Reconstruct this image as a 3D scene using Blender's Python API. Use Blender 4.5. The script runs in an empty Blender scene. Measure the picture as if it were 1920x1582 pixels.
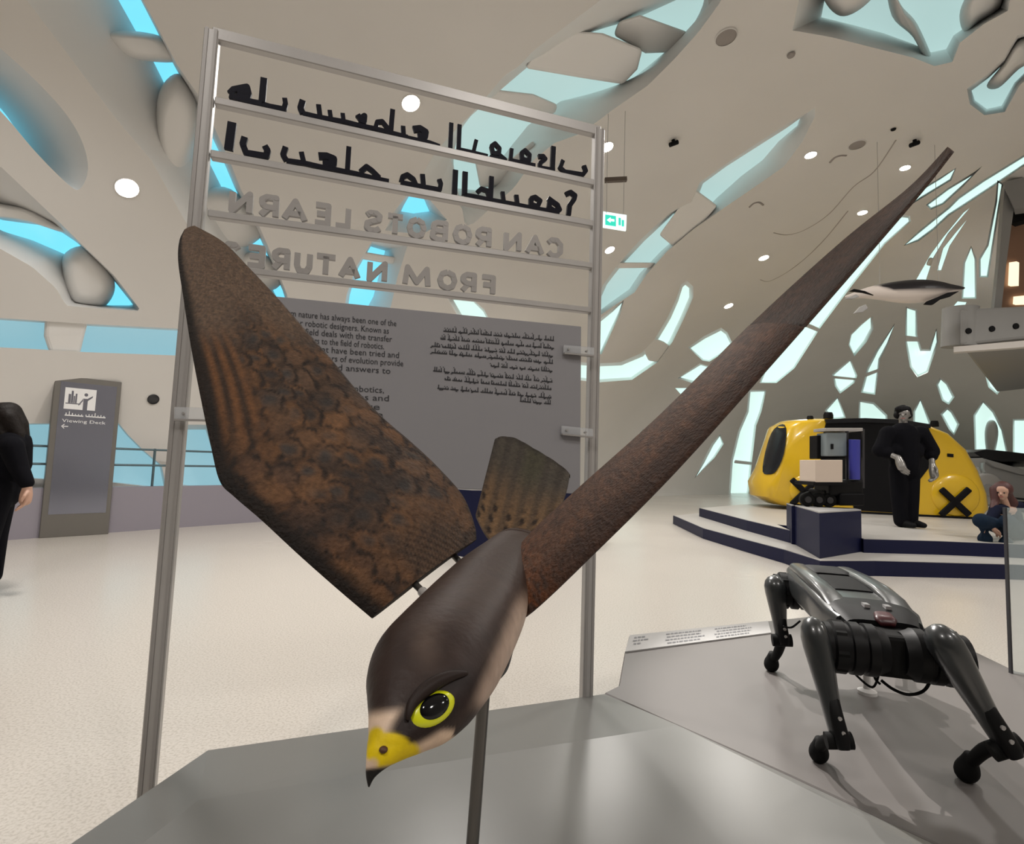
import bpy, bmesh, math, random
from mathutils import Vector, Matrix, Quaternion
from mathutils.geometry import delaunay_2d_cdt
from mathutils.bvhtree import BVHTree
random.seed(7)
SC = bpy.context.scene
COL = SC.collection
PI = math.pi

# ------------------------------------------------------------------ camera
EYE = 1.2
FPX = 1000.0
PITCH = math.radians(4.4)
ROLL = math.radians(1.9)
_F = Vector((0, math.cos(PITCH), math.sin(PITCH)))
_U = Vector((0, -math.sin(PITCH), math.cos(PITCH)))
_R = Vector((1, 0, 0))
CR = _R * math.cos(ROLL) + _U * math.sin(ROLL)
CU = _U * math.cos(ROLL) - _R * math.sin(ROLL)
CF = _F
CAM = Vector((0, 0, EYE))
cam_data = bpy.data.cameras.new('camera')
cam_data.sensor_fit = 'HORIZONTAL'
cam_data.sensor_width = 36.0
cam_data.lens = FPX / 1920.0 * 36.0
cam_data.clip_start = 0.02
cam_data.clip_end = 300
cam = bpy.data.objects.new('camera', cam_data)
COL.objects.link(cam)
cam.matrix_world = Matrix(((CR.x, CU.x, -CF.x, CAM.x), (CR.y, CU.y, -CF.y, CAM.y), (CR.z, CU.z, -CF.z, CAM.z), (0, 0, 0, 1)))
SC.camera = cam

# ------------------------------------------------------------------ world, exposure
w = bpy.data.worlds.new('daylight')
SC.world = w
w.use_nodes = True
w.node_tree.nodes['Background'].inputs[0].default_value = (0.42, 0.72, 0.86, 1)
w.node_tree.nodes['Background'].inputs[1].default_value = 1.0
SC.view_settings.view_transform = 'Standard'
SC.view_settings.look = 'None'
SC.view_settings.gamma = 1.0
SC.view_settings.use_curve_mapping = False
SC.view_settings.exposure = 0.53
try:
    SC.cycles.caustics_reflective = False
    SC.cycles.caustics_refractive = False
except Exception:
    pass

# ceiling spotlights of the hall (position, power W, cone degrees, radius); the visible fittings are built further down
def lamp(name, loc, target, power, cone=100, radius=0.12, blend=0.5, color=(1.0, 0.955, 0.905)):
    l = bpy.data.lights.new(name, 'SPOT')
    l.energy = power
    l.spot_size = math.radians(cone)
    l.spot_blend = blend
    l.shadow_soft_size = radius
    l.color = color
    o = bpy.data.objects.new(name, l)
    COL.objects.link(o)
    o.location = loc
    o.rotation_euler = (Vector(target) - Vector(loc)).to_track_quat('-Z', 'Y').to_euler()
    return o
HALL_LAMPS = [(-3.6, 4.2, 4.9), (-2.0, -1.5, 5.6), (2.5, -2.5, 5.8), (6.5, 0.5, 5.6), (-0.5, 6.5, 5.2),
              (4.5, 6.0, 6.3), (9.5, 6.0, 5.2), (5.0, 12.0, 6.0), (11.5, 12.5, 5.6), (10.0, 19.0, 5.9), (17.0, 22.0, 5.4), (2.0, 10.5, 5.2)]
for i, p in enumerate(HALL_LAMPS):
    lamp('hall_downlight_beam', p, (p[0], p[1], 0), 330, 178, 0.3, 1.0)
# two accent spots behind the exhibits, they throw the walking machine's shadow towards the viewer
lamp('accent_spot_beam', (-0.35, 5.6, 5.3), (1.62, 1.75, 0.4), 1150, 22, 0.022, 0.4)
lamp('accent_spot_beam', (0.95, 6.2, 5.6), (1.6, 1.8, 0.4), 560, 20, 0.022, 0.4)

# ------------------------------------------------------------------ pixel helpers (1920 x 1582 frame)
def ray(x, y):
    return CF + CR * ((x - 960.0) / FPX) - CU * ((y - 791.0) / FPX)
def P(x, y, d):
    return CAM + ray(x, y) * d
def onz(x, y, z):
    r = ray(x, y)
    return CAM + r * ((z - CAM.z) / r.z)
def onplane(x, y, p0, n):
    r = ray(x, y)
    return CAM + r * ((p0 - CAM).dot(n) / r.dot(n))
def proj(v):
    q = v - CAM
    d = q.dot(CF)
    return (960 + FPX * q.dot(CR) / d, 791 - FPX * q.dot(CU) / d, d)

# ------------------------------------------------------------------ materials
MATS = {}
def mat(name, col, rough=0.5, metal=0.0, bump=0.0, bscale=40.0, var=0.0, vscale=6.0, emit=None, estr=0.0, spec=0.5, coat=0.0, alpha=1.0, trans=0.0, attr=None):
    if name in MATS:
        return MATS[name]
    m = bpy.data.materials.new(name)
    m.use_nodes = True
    nt = m.node_tree
    b = nt.nodes['Principled BSDF']
    b.inputs['Base Color'].default_value = (*col, 1)
    b.inputs['Roughness'].default_value = rough
    b.inputs['Metallic'].default_value = metal
    b.inputs['Specular IOR Level'].default_value = spec
    b.inputs['Coat Weight'].default_value = coat
    b.inputs['Coat Roughness'].default_value = 0.08
    b.inputs['Alpha'].default_value = alpha
    b.inputs['Transmission Weight'].default_value = trans
    if emit:
        b.inputs['Emission Color'].default_value = (*emit, 1)
        b.inputs['Emission Strength'].default_value = estr
    tc = nt.nodes.new('ShaderNodeTexCoord')
    src = None
    if attr:
        a = nt.nodes.new('ShaderNodeAttribute')
        a.attribute_name = attr
        src = a.outputs['Color']
    if var > 0:
        n = nt.nodes.new('ShaderNodeTexNoise')
        n.inputs['Scale'].default_value = vscale
        n.inputs['Detail'].default_value = 5
        nt.links.new(tc.outputs['Object'], n.inputs['Vector'])
        mr = nt.nodes.new('ShaderNodeMapRange')
        mr.inputs['From Min'].default_value = 0.3
        mr.inputs['From Max'].default_value = 0.7
        mr.inputs['To Min'].default_value = 1 - var
        mr.inputs['To Max'].default_value = 1 + var * 0.6
        nt.links.new(n.outputs['Fac'], mr.inputs['Value'])
        mx = nt.nodes.new('ShaderNodeVectorMath')
        mx.operation = 'SCALE'
        if src:
            nt.links.new(src, mx.inputs[0])
        else:
            mx.inputs[0].default_value = col
        nt.links.new(mr.outputs[0], mx.inputs['Scale'])
        src = mx.outputs[0]
    if src:
        nt.links.new(src, b.inputs['Base Color'])
    if bump > 0:
        n2 = nt.nodes.new('ShaderNodeTexNoise')
        n2.inputs['Scale'].default_value = bscale
        n2.inputs['Detail'].default_value = 4
        nt.links.new(tc.outputs['Object'], n2.inputs['Vector'])
        bp = nt.nodes.new('ShaderNodeBump')
        bp.inputs['Strength'].default_value = bump
        bp.inputs['Distance'].default_value = 0.01
        nt.links.new(n2.outputs['Fac'], bp.inputs['Height'])
        nt.links.new(bp.outputs[0], b.inputs['Normal'])
    MATS[name] = m
    return m

# ------------------------------------------------------------------ mesh helpers
def link(name, me, m=None, parent=None, smooth=False):
    o = bpy.data.objects.new(name, me)
    COL.objects.link(o)
    if m is not None:
        me.materials.append(m)
    if smooth:
        me.polygons.foreach_set('use_smooth', [True] * len(me.polygons))
    if parent is not None:
        o.parent = parent
        o.matrix_parent_inverse = parent.matrix_basis.inverted()
    return o
def fin(name, bm, m=None, parent=None, smooth=False, bevel=0.0, segs=2, subsurf=0, auto=None):
    bmesh.ops.recalc_face_normals(bm, faces=bm.faces)
    me = bpy.data.meshes.new(name)
    bm.to_mesh(me)
    bm.free()
    o = link(name, me, m, parent, smooth)
    if bevel > 0:
        md = o.modifiers.new('bevel', 'BEVEL')
        md.width = bevel
        md.segments = segs
        md.limit_method = 'ANGLE'
        md.angle_limit = math.radians(35)
    if subsurf:
        md = o.modifiers.new('subsurf', 'SUBSURF')
        md.levels = subsurf
        md.render_levels = subsurf
    if auto:
        try:
            me.set_sharp_from_angle(angle=math.radians(auto))
        except Exception:
            pass
    return o
def tag(o, label=None, cat=None, group=None, kind=None):
    if label: o['label'] = label
    if cat: o['category'] = cat
    if group: o['group'] = group
    if kind: o['kind'] = kind
    return o
def thing(name, label, cat, loc=(0, 0, 0), group=None, kind=None):
    o = bpy.data.objects.new(name, None)
    o.empty_display_size = 0.1
    COL.objects.link(o)
    o.location = loc
    return tag(o, label, cat, group, kind)
def frame_of(d, up=Vector((0, 0, 1))):
    d = Vector(d).normalized()
    if abs(d.dot(up)) > 0.98:
        up = Vector((0, 1, 0))
    x = d.cross(up).normalized()
    y = x.cross(d).normalized()
    return x, y, d
def box(bm, c, s, rot=None):
    c = Vector(c)
    M = rot if rot is not None else Matrix.Identity(3)
    vs = []
    for sx in (-.5, .5):
        for sy in (-.5, .5):
            for sz in (-.5, .5):
                vs.append(bm.verts.new(c + M @ Vector((sx * s[0], sy * s[1], sz * s[2]))))
    for f in ((0, 1, 3, 2), (4, 6, 7, 5), (0, 4, 5, 1), (2, 3, 7, 6), (0, 2, 6, 4), (1, 5, 7, 3)):
        bm.faces.new([vs[i] for i in f])
def bar(bm, a, b, w, h, up=Vector((0, 0, 1))):
    a, b = Vector(a), Vector(b)
    x, y, z = frame_of(b - a, Vector(up))
    vs = []
    for p in (a, b):
        for sx, sy in ((-1, -1), (1, -1), (1, 1), (-1, 1)):
            vs.append(bm.verts.new(p + x * sx * w / 2 + y * sy * h / 2))
    for f in ((3, 2, 1, 0), (4, 5, 6, 7), (0, 1, 5, 4), (1, 2, 6, 5), (2, 3, 7, 6), (3, 0, 4, 7)):
        bm.faces.new([vs[i] for i in f])
def tube(bm, pts, rads, n=10, caps=True, squash=None, up=Vector((0, 0, 1))):
    pts = [Vector(p) for p in pts]
    if not hasattr(rads, '__len__'):
        rads = [rads] * len(pts)
    rings = []
    for i, p in enumerate(pts):
        t = (pts[min(i + 1, len(pts) - 1)] - pts[max(i - 1, 0)])
        x, y, z = frame_of(t, up)
        sx, sy = (1, 1) if squash is None else squash
        rings.append([bm.verts.new(p + (x * math.cos(2 * PI * k / n) * sx + y * math.sin(2 * PI * k / n) * sy) * rads[i]) for k in range(n)])
    for a, b in zip(rings, rings[1:]):
        for k in range(n):
            bm.faces.new((a[k], a[(k + 1) % n], b[(k + 1) % n], b[k]))
    if caps:
        bm.faces.new(rings[0][::-1])
        bm.faces.new(rings[-1])
    return rings
def cyl(bm, a, b, r, n=16, r2=None):
    tube(bm, [a, b], [r, r if r2 is None else r2], n)
def prism(bm, poly, off):
    """closed prism: polygon (3D points) extruded by vector"""
    off = Vector(off)
    a = [bm.verts.new(Vector(p)) for p in poly]
    b = [bm.verts.new(Vector(p) + off) for p in poly]
    n = len(a)
    bm.faces.new(a[::-1])
    bm.faces.new(b)
    for i in range(n):
        bm.faces.new((a[i], a[(i + 1) % n], b[(i + 1) % n], b[i]))
def loft(bm, rings, closed=True, caps=True):
    R = [[bm.verts.new(Vector(p)) for p in r] for r in rings]
    n = len(R[0])
    for a, b in zip(R, R[1:]):
        for k in range(n if closed else n - 1):
            bm.faces.new((a[k], a[(k + 1) % n], b[(k + 1) % n], b[k]))
    if caps:
        bm.faces.new(R[0][::-1])
        bm.faces.new(R[-1])
    return R
def ball(bm, c, r, seg=14, rings=9, scale=(1, 1, 1), rot=None):
    M = Matrix.Translation(Vector(c)) @ (rot.to_4x4() if rot is not None else Matrix.Identity(4)) @ Matrix.Diagonal((r * scale[0], r * scale[1], r * scale[2], 1))
    bmesh.ops.create_uvsphere(bm, u_segments=seg, v_segments=rings, radius=1.0, matrix=M)
def ring_pts(c, x, y, rx, ry, n=24, p=2.0):
    out = []
    for k in range(n):
        a = 2 * PI * k / n
        ca, sa = math.cos(a), math.sin(a)
        out.append(c + x * rx * math.copysign(abs(ca) ** (2 / p), ca) + y * ry * math.copysign(abs(sa) ** (2 / p), sa))
    return out
def catmull(pts, n=6, closed=False):
    out = []
    m = len(pts)
    for i in range(m if closed else m - 1):
        g = lambda k: pts[k % m] if closed else pts[max(0, min(m - 1, k))]
        p0, p1, p2, p3 = g(i - 1), g(i), g(i + 1), g(i + 2)
        for j in range(n):
            t = j / n
            out.append(tuple(0.5 * (2 * b + (c - a) * t + (2 * a - 5 * b + 4 * c - d) * t * t + (3 * b - a - 3 * c + d) * t ** 3) for a, b, c, d in zip(p0, p1, p2, p3)))
    if not closed:
        out.append(tuple(pts[-1]))
    return out
def lerp(a, b, t):
    return a + (b - a) * t
def interp(xs, ys, x):
    if x <= xs[0]: return ys[0]
    for i in range(len(xs) - 1):
        if x <= xs[i + 1]:
            return lerp(ys[i], ys[i + 1], (x - xs[i]) / (xs[i + 1] - xs[i]))
    return ys[-1]
def setcol(o, fn):
    """point colours: fn(index, co) -> rgb linear"""
    me = o.data
    ca = me.color_attributes.new('paint', 'FLOAT_COLOR', 'POINT')
    flat = []
    for i, v in enumerate(me.vertices):
        c = fn(i, v.co)
        flat += [c[0], c[1], c[2], 1.0]
    ca.data.foreach_set('color', flat)
# ================================================================== the hall: floor and curved shell with cut openings
M_WALL = mat('hall_white_plaster', (0.665, 0.645, 0.615), 0.45, bump=0.02, bscale=3, var=0.03, vscale=0.7)
M_REVEAL = mat('window_reveal_paint', (0.78, 0.78, 0.77), 0.5)
M_RIB = mat('white_rib_paint', (0.76, 0.75, 0.73), 0.5)
M_SKY = mat('blue_daylight_glass', (0.1, 0.2, 0.25), 0.2, emit=(0.14, 0.53, 0.70), estr=1.0)
M_PALE = mat('pale_daylight_glass', (0.2, 0.25, 0.25), 0.2, emit=(0.46, 0.62, 0.57), estr=1.0)
M_SOFT = mat('blue_reveal_glow', (0.2, 0.25, 0.26), 0.3, emit=(0.15, 0.29, 0.34), estr=1.0)  # even blue-grey glow stands in for reveals lit by daylight
M_PALEGLOW = mat('pale_reveal_glow', (0.25, 0.28, 0.28), 0.3, emit=(0.26, 0.37, 0.36), estr=1.0)  # pale glow put in for the brightly lit reveal planes

def floor_mat():
    m = mat('terrazzo_floor', (0.74, 0.69, 0.62), 0.22, spec=0.5)
    nt = m.node_tree
    b = nt.nodes['Principled BSDF']
    tc = nt.nodes.new('ShaderNodeTexCoord')
    n = nt.nodes.new('ShaderNodeTexNoise'); n.inputs['Scale'].default_value = 90; n.inputs['Detail'].default_value = 3
    nt.links.new(tc.outputs['Object'], n.inputs['Vector'])
    n2 = nt.nodes.new('ShaderNodeTexNoise'); n2.inputs['Scale'].default_value = 0.5
    nt.links.new(tc.outputs['Object'], n2.inputs['Vector'])
    r = nt.nodes.new('ShaderNodeValToRGB')
    r.color_ramp.elements[0].position = 0.35; r.color_ramp.elements[0].color = (0.52, 0.48, 0.43, 1)
    r.color_ramp.elements[1].position = 0.55; r.color_ramp.elements[1].color = (0.64, 0.60, 0.55, 1)
    nt.links.new(n.outputs['Fac'], r.inputs['Fac'])
    nt.links.new(r.outputs[0], b.inputs['Base Color'])
    mr = nt.nodes.new('ShaderNodeMapRange'); mr.inputs['To Min'].default_value = 0.18; mr.inputs['To Max'].default_value = 0.32
    nt.links.new(n2.outputs['Fac'], mr.inputs['Value'])
    nt.links.new(mr.outputs[0], b.inputs['Roughness'])
    return m
M_FLOOR = floor_mat()

E1 = Vector((0.6, 0.8, 0)); E2 = Vector((-0.8, 0.6, 0)); E3 = Vector((0, 0, 1))
EC = Vector((3.6, 4.8, 0)); EA, EB, EH = 35.0, 9.8, 7.0
def shell_hit(x, y, grow=0.0):
    r = ray(x, y)
    o = CAM - EC
    a = (EA + grow, EB + grow, EH + grow)
    O = Vector((o.dot(E1) / a[0], o.dot(E2) / a[1], o.z / a[2]))
    D = Vector((r.dot(E1) / a[0], r.dot(E2) / a[1], r.z / a[2]))
    A, B, C = D.dot(D), 2 * O.dot(D), O.dot(O) - 1
    t = (-B + math.sqrt(B * B - 4 * A * C)) / (2 * A)
    return CAM + r * t
def shell_uv(p):
    q = p - EC
    v = Vector((q.dot(E1) / EA, q.dot(E2) / EB, q.z / EH)).normalized()
    return Vector((v.x / (1 + v.z), v.y / (1 + v.z)))
def shell_pt(uv):
    s = uv.length_squared
    k = 2 / (1 + s)
    v = Vector((uv.x * k, uv.y * k, (1 - s) / (1 + s)))
    return EC + E1 * v.x * EA + E2 * v.y * EB + E3 * v.z * EH
def shell_normal(p):
    q = p - EC
    return (E1 * (q.dot(E1) / EA ** 2) + E2 * (q.dot(E2) / EB ** 2) + E3 * (q.z / EH ** 2)).normalized()
def resample(poly, n):
    L = [0.0]
    m = len(poly)
    for i in range(m):
        a, b = poly[i], poly[(i + 1) % m]
        L.append(L[-1] + math.hypot(b[0] - a[0], b[1] - a[1]))
    out = []
    i = 0
    for k in range(n):
        s = L[-1] * k / n
        while L[i + 1] < s: i += 1
        t = (s - L[i]) / max(1e-9, L[i + 1] - L[i])
        a, b = poly[i], poly[(i + 1) % m]
        out.append((lerp(a[0], b[0], t), lerp(a[1], b[1], t)))
    return out
def inside(pt, poly):
    x, y = pt
    c = False
    j = len(poly) - 1
    for i in range(len(poly)):
        xi, yi = poly[i]; xj, yj = poly[j]
        if (yi > y) != (yj > y) and x < (xj - xi) * (y - yi) / (yj - yi) + xi:
            c = not c
        j = i
    return c

# front outline of each opening, smoothing, depth of the reveal (m), outline of the glass (or shrink/shift of the front outline), glass colour
# (front, smooth?, depth, back, 'b'lue / 'p'ale / 's', 'f' glow in place of daylit reveals)
OPEN = [
 # long slot top left
 ([(20,-60),(50,0),(92,55),(134,111),(214,218),(285,302),(348,416),(420,515),(490,610),(545,600),(538,552),(520,505),(503,462),(480,410),(452,355),(430,300),(405,245),(372,178),(332,121),(300,60),(268,0),(240,-60)], 0, 0.9,
  [(198,-60),(222,0),(250,50),(285,110),(325,190),(385,290),(410,340),(450,420),(500,520),(528,575),(536,565),(530,545),(510,498),(490,452),(440,352),(418,300),(392,245),(358,180),(326,122),(296,62),(264,0),(238,-60)], 'b'),
 # leaf far left
 ([(-90,15),(-40,55),(0,90),(67,151),(124,214),(155,268),(165,318),(150,354),(127,345),(67,285),(10,218),(-40,170),(-110,130)], 1, 0.9, (0.55, -75, 10), 'b'),
 # slot left middle
 ([(-60,255),(0,311),(60,368),(117,422),(154,459),(214,516),(265,583),(195,579),(124,573),(105,540),(60,500),(0,466),(-60,440)], 0, 0.8,
  [(-60,375),(0,412),(60,420),(100,425),(145,455),(158,468),(205,515),(250,572),(200,572),(150,560),(135,500),(125,478),(60,450),(0,432),(-60,420)], 'b'),
 # horizontal band left
 ([(-60,592),(60,600),(160,607),(350,617),(480,622),(480,676),(350,667),(160,660),(60,654),(-60,648)], 0, 0.5, (0.97, 0, 3), 's'),
 # low band by the walkway
 ([(-60,795),(60,794),(222,793),(240,815),(270,845),(303,872),(312,916),(215,905),(60,897),(-60,890)], 0, 0.5, (0.97, 0, 0), 's'),
 ([(330,796),(388,796),(405,850),(440,935),(335,916),(325,860)], 0, 0.5, (0.85, 0, 0), 's'),
 # big ceiling opening right of the frame
 ([(1190,-60),(1120,5),(1060,50),(1000,95),(972,125),(945,142),(915,178),(880,218),(845,252),(818,284),(796,318),(790,352),(866,386),(872,424),(890,418),(915,394),(964,352),(1000,300),(1040,268),(1090,250),(1150,205),(1215,160),(1265,110),(1310,60),(1350,5),(1380,-60)], 0, 1.0,
  [(1340,-60),(1290,-10),(1180,40),(1060,70),(985,128),(965,130),(940,150),(905,190),(880,215),(850,255),(830,285),(815,310),(805,340),(850,352),(868,365),(880,370),(895,365),(930,310),(960,272),(990,235),(1050,190),(1130,170),(1170,160),(1220,120),(1290,60),(1330,0),(1372,-60)], 'f'),
 ([(765,364),(740,395),(722,432),(790,440),(838,412),(815,385),(795,362)], 0, 0.6, [(768,366),(757,385),(752,396),(775,400),(805,396),(800,385),(792,366)], 'b'),
 ([(700,448),(668,500),(650,552),(640,610),(722,615),(735,565),(745,520),(765,458)], 0, 0.6, [(695,462),(672,502),(656,552),(650,600),(676,600),(700,556),(712,510),(722,470)], 'b'),
 ([(835,552),(888,562),(908,580),(918,600),(930,650),(875,650),(858,592)], 0, 0.5, [(850,562),(888,566),(906,584),(915,602),(922,640),(890,640),(872,600)], 'p'),
 # long leaf in the middle of the ceiling and its tail
 ([(1528,202),(1480,230),(1420,268),(1360,308),(1312,342),(1296,378),(1256,398),(1200,450),(1157,497),(1130,535),(1118,565),(1112,600),(1150,574),(1190,548),(1212,515),(1250,472),(1300,430),(1360,388),(1420,347),(1470,312),(1505,265),(1528,218)], 0, 0.55,
  [(1500,222),(1475,240),(1420,275),(1362,312),(1318,344),(1306,376),(1262,402),(1208,452),(1166,497),(1138,533),(1126,560),(1120,585),(1146,566),(1180,542),(1200,512),(1240,470),(1290,426),(1345,370),(1390,330),(1430,300),(1460,265),(1495,235)], 'f'),
 ([(1170,562),(1147,580),(1120,602),(1116,664),(1128,664),(1147,622),(1164,586)], 0, 0.4, (0.9, -2, 3), 'p'),
 ([(1288,526),(1300,537),(1300,557),(1284,594),(1261,641),(1233,679),(1185,712),(1120,717),(1050,708),(1050,676),(1120,681),(1163,679),(1202,662),(1227,636),(1252,594),(1267,562),(1277,533)], 0, 0.35,
  [(1285,534),(1292,540),(1292,557),(1276,594),(1255,638),(1229,675),(1183,707),(1120,711),(1056,704),(1056,682),(1120,687),(1165,685),(1206,668),(1232,640),(1258,596),(1272,564),(1280,538)], 'p'),
 ([(1352,614),(1364,623),(1376,649),(1330,678),(1317,676),(1290,651),(1320,630)], 0, 0.35, (0.94, 0, 2), 'p'),
 ([(1312,681),(1328,686),(1336,697),(1303,720),(1270,709)], 0, 0.35, (0.9, 2, -2), 'p'),
 ([(1265,727),(1303,727),(1284,748)], 0, 0.3, (0.9, 0, 0), 'p'),
 ([(1690,402),(1706,404),(1708,415),(1660,457),(1600,532),(1540,612),(1490,690),(1456,718),(1424,718),(1432,694),(1440,640),(1424,614),(1490,543),(1560,478),(1620,438)], 0, 0.5, (0.96, 0, 2), 'p'),
 ([(1404,731),(1437,731),(1428,771),(1418,798),(1410,865),(1402,937),(1366,935),(1370,865),(1384,808),(1400,771)], 0, 0.4, (0.95, 0, 0), 'p'),
 ([(1350,813),(1357,832),(1340,858),(1302,897),(1317,865),(1334,832)], 0, 0.3, (0.92, 1, 0), 'p'),
 ([(1205,803),(1188,825),(1163,845),(1117,902),(1122,911),(1176,870),(1212,830)], 0, 0.35, (0.94, 0, 2), 'p'),
 # far wall cluster
 ([(1636,592),(1638,617),(1625,641),(1602,668),(1591,647),(1595,627),(1615,607)], 0, 0.5, (0.9, -3, -2), 'p'),
 ([(1595,672),(1608,704),(1602,718),(1575,738),(1565,724),(1560,701)], 0, 0.4, (0.95, 0, 0), 'p'),
 ([(1571,742),(1586,783),(1562,787),(1546,769)], 0, 0.4, (0.95, 0, 0), 'p'),
 ([(1678,606),(1666,644),(1650,674),(1641,740),(1614,736),(1625,691),(1642,657)], 0, 0.5, (0.95, 1, 0), 'p'),
 ([(1610,750),(1639,754),(1664,778),(1664,805),(1610,805)], 0, 0.4, (0.95, 0, 0), 'p'),
 ([(1698,574),(1720,580),(1720,627),(1728,654),(1742,654),(1756,615),(1760,641),(1740,698),(1720,707),(1706,688),(1697,641)], 0, 0.5, (0.95, 0, 0), 'p'),
 ([(1763,707),(1777,718),(1790,744),(1779,759),(1766,751),(1755,721)], 0, 0.4, (0.95, 0, 0), 'p'),
 ([(1776,763),(1786,771),(1799,795),(1789,816),(1779,805),(1763,776)], 0, 0.4, (0.95, 0, 0), 'p'),
 ([(1726,746),(1745,792),(1740,830),(1712,830),(1712,771)], 0, 0.4, (0.95, 0, 0), 'p'),
 ([(1843,750),(1864,771),(1881,805),(1892,862),(1828,858),(1825,778)], 0, 0.5, (0.94, 0, 0), 'p'),
 ([(1899,785),(1945,785),(1945,862),(1899,858)], 0, 0.5, (0.94, 0, 0), 'p'),
 ([(1838,668),(1945,690),(1945,722),(1884,720),(1870,740),(1853,726)], 0, 0.5, (0.95, 0, 0), 'p'),
 # fan of slits towards the vault's end
 ([(1842,311),(1830,320),(1777,352),(1736,384),(1745,393),(1769,383),(1807,349)], 0, 0.5, (0.92, 0, 0), 'p'),
 ([(1793,314),(1761,333),(1731,351),(1703,387),(1728,372),(1784,338)], 0, 0.5, (0.9, 0, 0), 'p'),
 ([(1945,273),(1920,290),(1842,338),(1796,370),(1778,388),(1750,410),(1722,433),(1694,461),(1722,452),(1752,430),(1780,404),(1862,350),(1920,311),(1945,298)], 0, 0.5, (0.97, 0, 0), 'p'),
 ([(1716,527),(1736,527),(1751,482),(1778,438),(1818,390),(1806,398),(1768,444),(1744,477)], 0, 0.5, (0.95, 0, 0), 'p'),
 ([(1757,507),(1765,507),(1781,461),(1813,412),(1791,436),(1768,465)], 0, 0.5, (0.95, 0, 0), 'p'),
 ([(1870,338),(1866,377),(1850,459),(1835,485),(1836,520),(1853,520),(1863,462),(1875,386),(1882,344)], 0, 0.5, (0.92, 0, 0), 'p'),
 ([(1821,460),(1831,485),(1831,560),(1803,560),(1806,492)], 0, 0.5, (0.92, 0, 0), 'p'),
 ([(1786,575),(1795,564),(1813,566),(1805,585)], 0, 0.4, (0.9, 0, 0), 'p'),
 # top right complex opening
 ([(1512,-60),(1498,0),(1486,57),(1560,70),(1640,90),(1712,108),(1752,124),(1786,116),(1800,80),(1845,45),(1890,20),(1905,-60)], 0, 1.1,
  [(1560,-60),(1548,-10),(1540,32),(1596,46),(1656,62),(1712,82),(1746,98),(1774,92),(1788,66),(1830,38),(1866,12),(1880,-60)], 'f'),
 ([(1945,55),(1908,66),(1882,110),(1850,140),(1813,166),(1818,195),(1846,216),(1884,210),(1912,160),(1945,130)], 0, 0.8, [(1935,66),(1908,78),(1886,116),(1854,146),(1822,170),(1828,188),(1850,204),(1878,198),(1902,155),(1935,122)], 'f'),
]

def inset(poly, dx, dy):
    n = len(poly)
    area = sum(poly[i - 1][0] * poly[i][1] - poly[i][0] * poly[i - 1][1] for i in range(n)) / 2
    per = sum(math.hypot(poly[i][0] - poly[i - 1][0], poly[i][1] - poly[i - 1][1]) for i in range(n))
    wid = abs(area) / (per / 2)
    k = min(4.0, 0.42 * wid) if wid > 10 else 0.12 * wid
    if wid <= 10: dx = dy = 0
    out = []
    for i in range(n):
        a, b, c = poly[i - 1], poly[i], poly[(i + 1) % n]
        nx, ny = 0.0, 0.0
        for p, q in ((a, b), (b, c)):
            l = math.hypot(q[0] - p[0], q[1] - p[1]) + 1e-9
            nx += -(q[1] - p[1]) / l; ny += (q[0] - p[0]) / l
        l = math.hypot(nx, ny) + 1e-9
        s = (1 if area > 0 else -1) * k * min(1.2, 2 / max(l, 0.6)) / l
        out.append((b[0] + nx * s + dx * 0.6, b[1] + ny * s + dy * 0.6))
    return out
bmf = bmesh.new()
N = 160
vs = [bmf.verts.new(EC + E1 * math.cos(2 * PI * k / N) * (EA + 1.6) + E2 * math.sin(2 * PI * k / N) * (EB + 1.6)) for k in range(N)]
bmf.faces.new(vs)
tag(fin('floor', bmf, M_FLOOR), 'polished pale terrazzo floor', None, None, 'structure')

verts2, edges2, loops2 = [], [], []
def add_loop(uvs):
    s = len(verts2)
    verts2.extend(uvs)
    n = len(uvs)
    edges2.extend([(s + i, s + (i + 1) % n) for i in range(n)])
NB = 140
add_loop([Vector((math.cos(2 * PI * k / NB), math.sin(2 * PI * k / NB))) for k in range(NB)])
wdata = []
for front, sm, depth, back, colr in OPEN:
    if sm:
        front = catmull(front, 5, True)
    per = sum(math.hypot(front[i][0] - front[i - 1][0], front[i][1] - front[i - 1][1]) for i in range(len(front)))
    if isinstance(back, tuple):
        cx = sum(p[0] for p in front) / len(front); cy = sum(p[1] for p in front) / len(front)
        ar_ = abs(sum(front[i - 1][0] * front[i][1] - front[i][0] * front[i - 1][1] for i in range(len(front))) / 2)
        if colr == 'p':
            back, depth = inset(front, back[1], back[2]), depth * 1.25
        else:
            back = [(cx + (p[0] - cx) * back[0] + back[1], cy + (p[1] - cy) * back[0] + back[2]) for p in front]
    # subdivide each polygon edge equally on both outlines so that corners stay matched
    fr, bk = [], []
    if len(back) == len(front):
        m = len(front)
        for i in range(m):
            a, b = front[i], front[(i + 1) % m]
            c, d = back[i], back[(i + 1) % m]
            k = max(1, int(math.hypot(b[0] - a[0], b[1] - a[1]) / 14))
            for j in range(k):
                t = j / k
                fr.append((lerp(a[0], b[0], t), lerp(a[1], b[1], t)))
                bk.append((lerp(c[0], d[0], t), lerp(c[1], d[1], t)))
    else:
        n = max(12, int(per / 12))
        fr, bk = resample(front, n), resample(back, n)
    F3 = [shell_hit(*p) for p in fr]
    B3 = [shell_hit(p[0], p[1], depth) for p in bk]
    uv = [shell_uv(p) for p in F3]
    add_loop(uv)
    loops2.append([(u.x, u.y) for u in uv])
    wdata.append((F3, B3, bk, colr))
g = 0.035
k = int(1 / g) + 1
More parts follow.
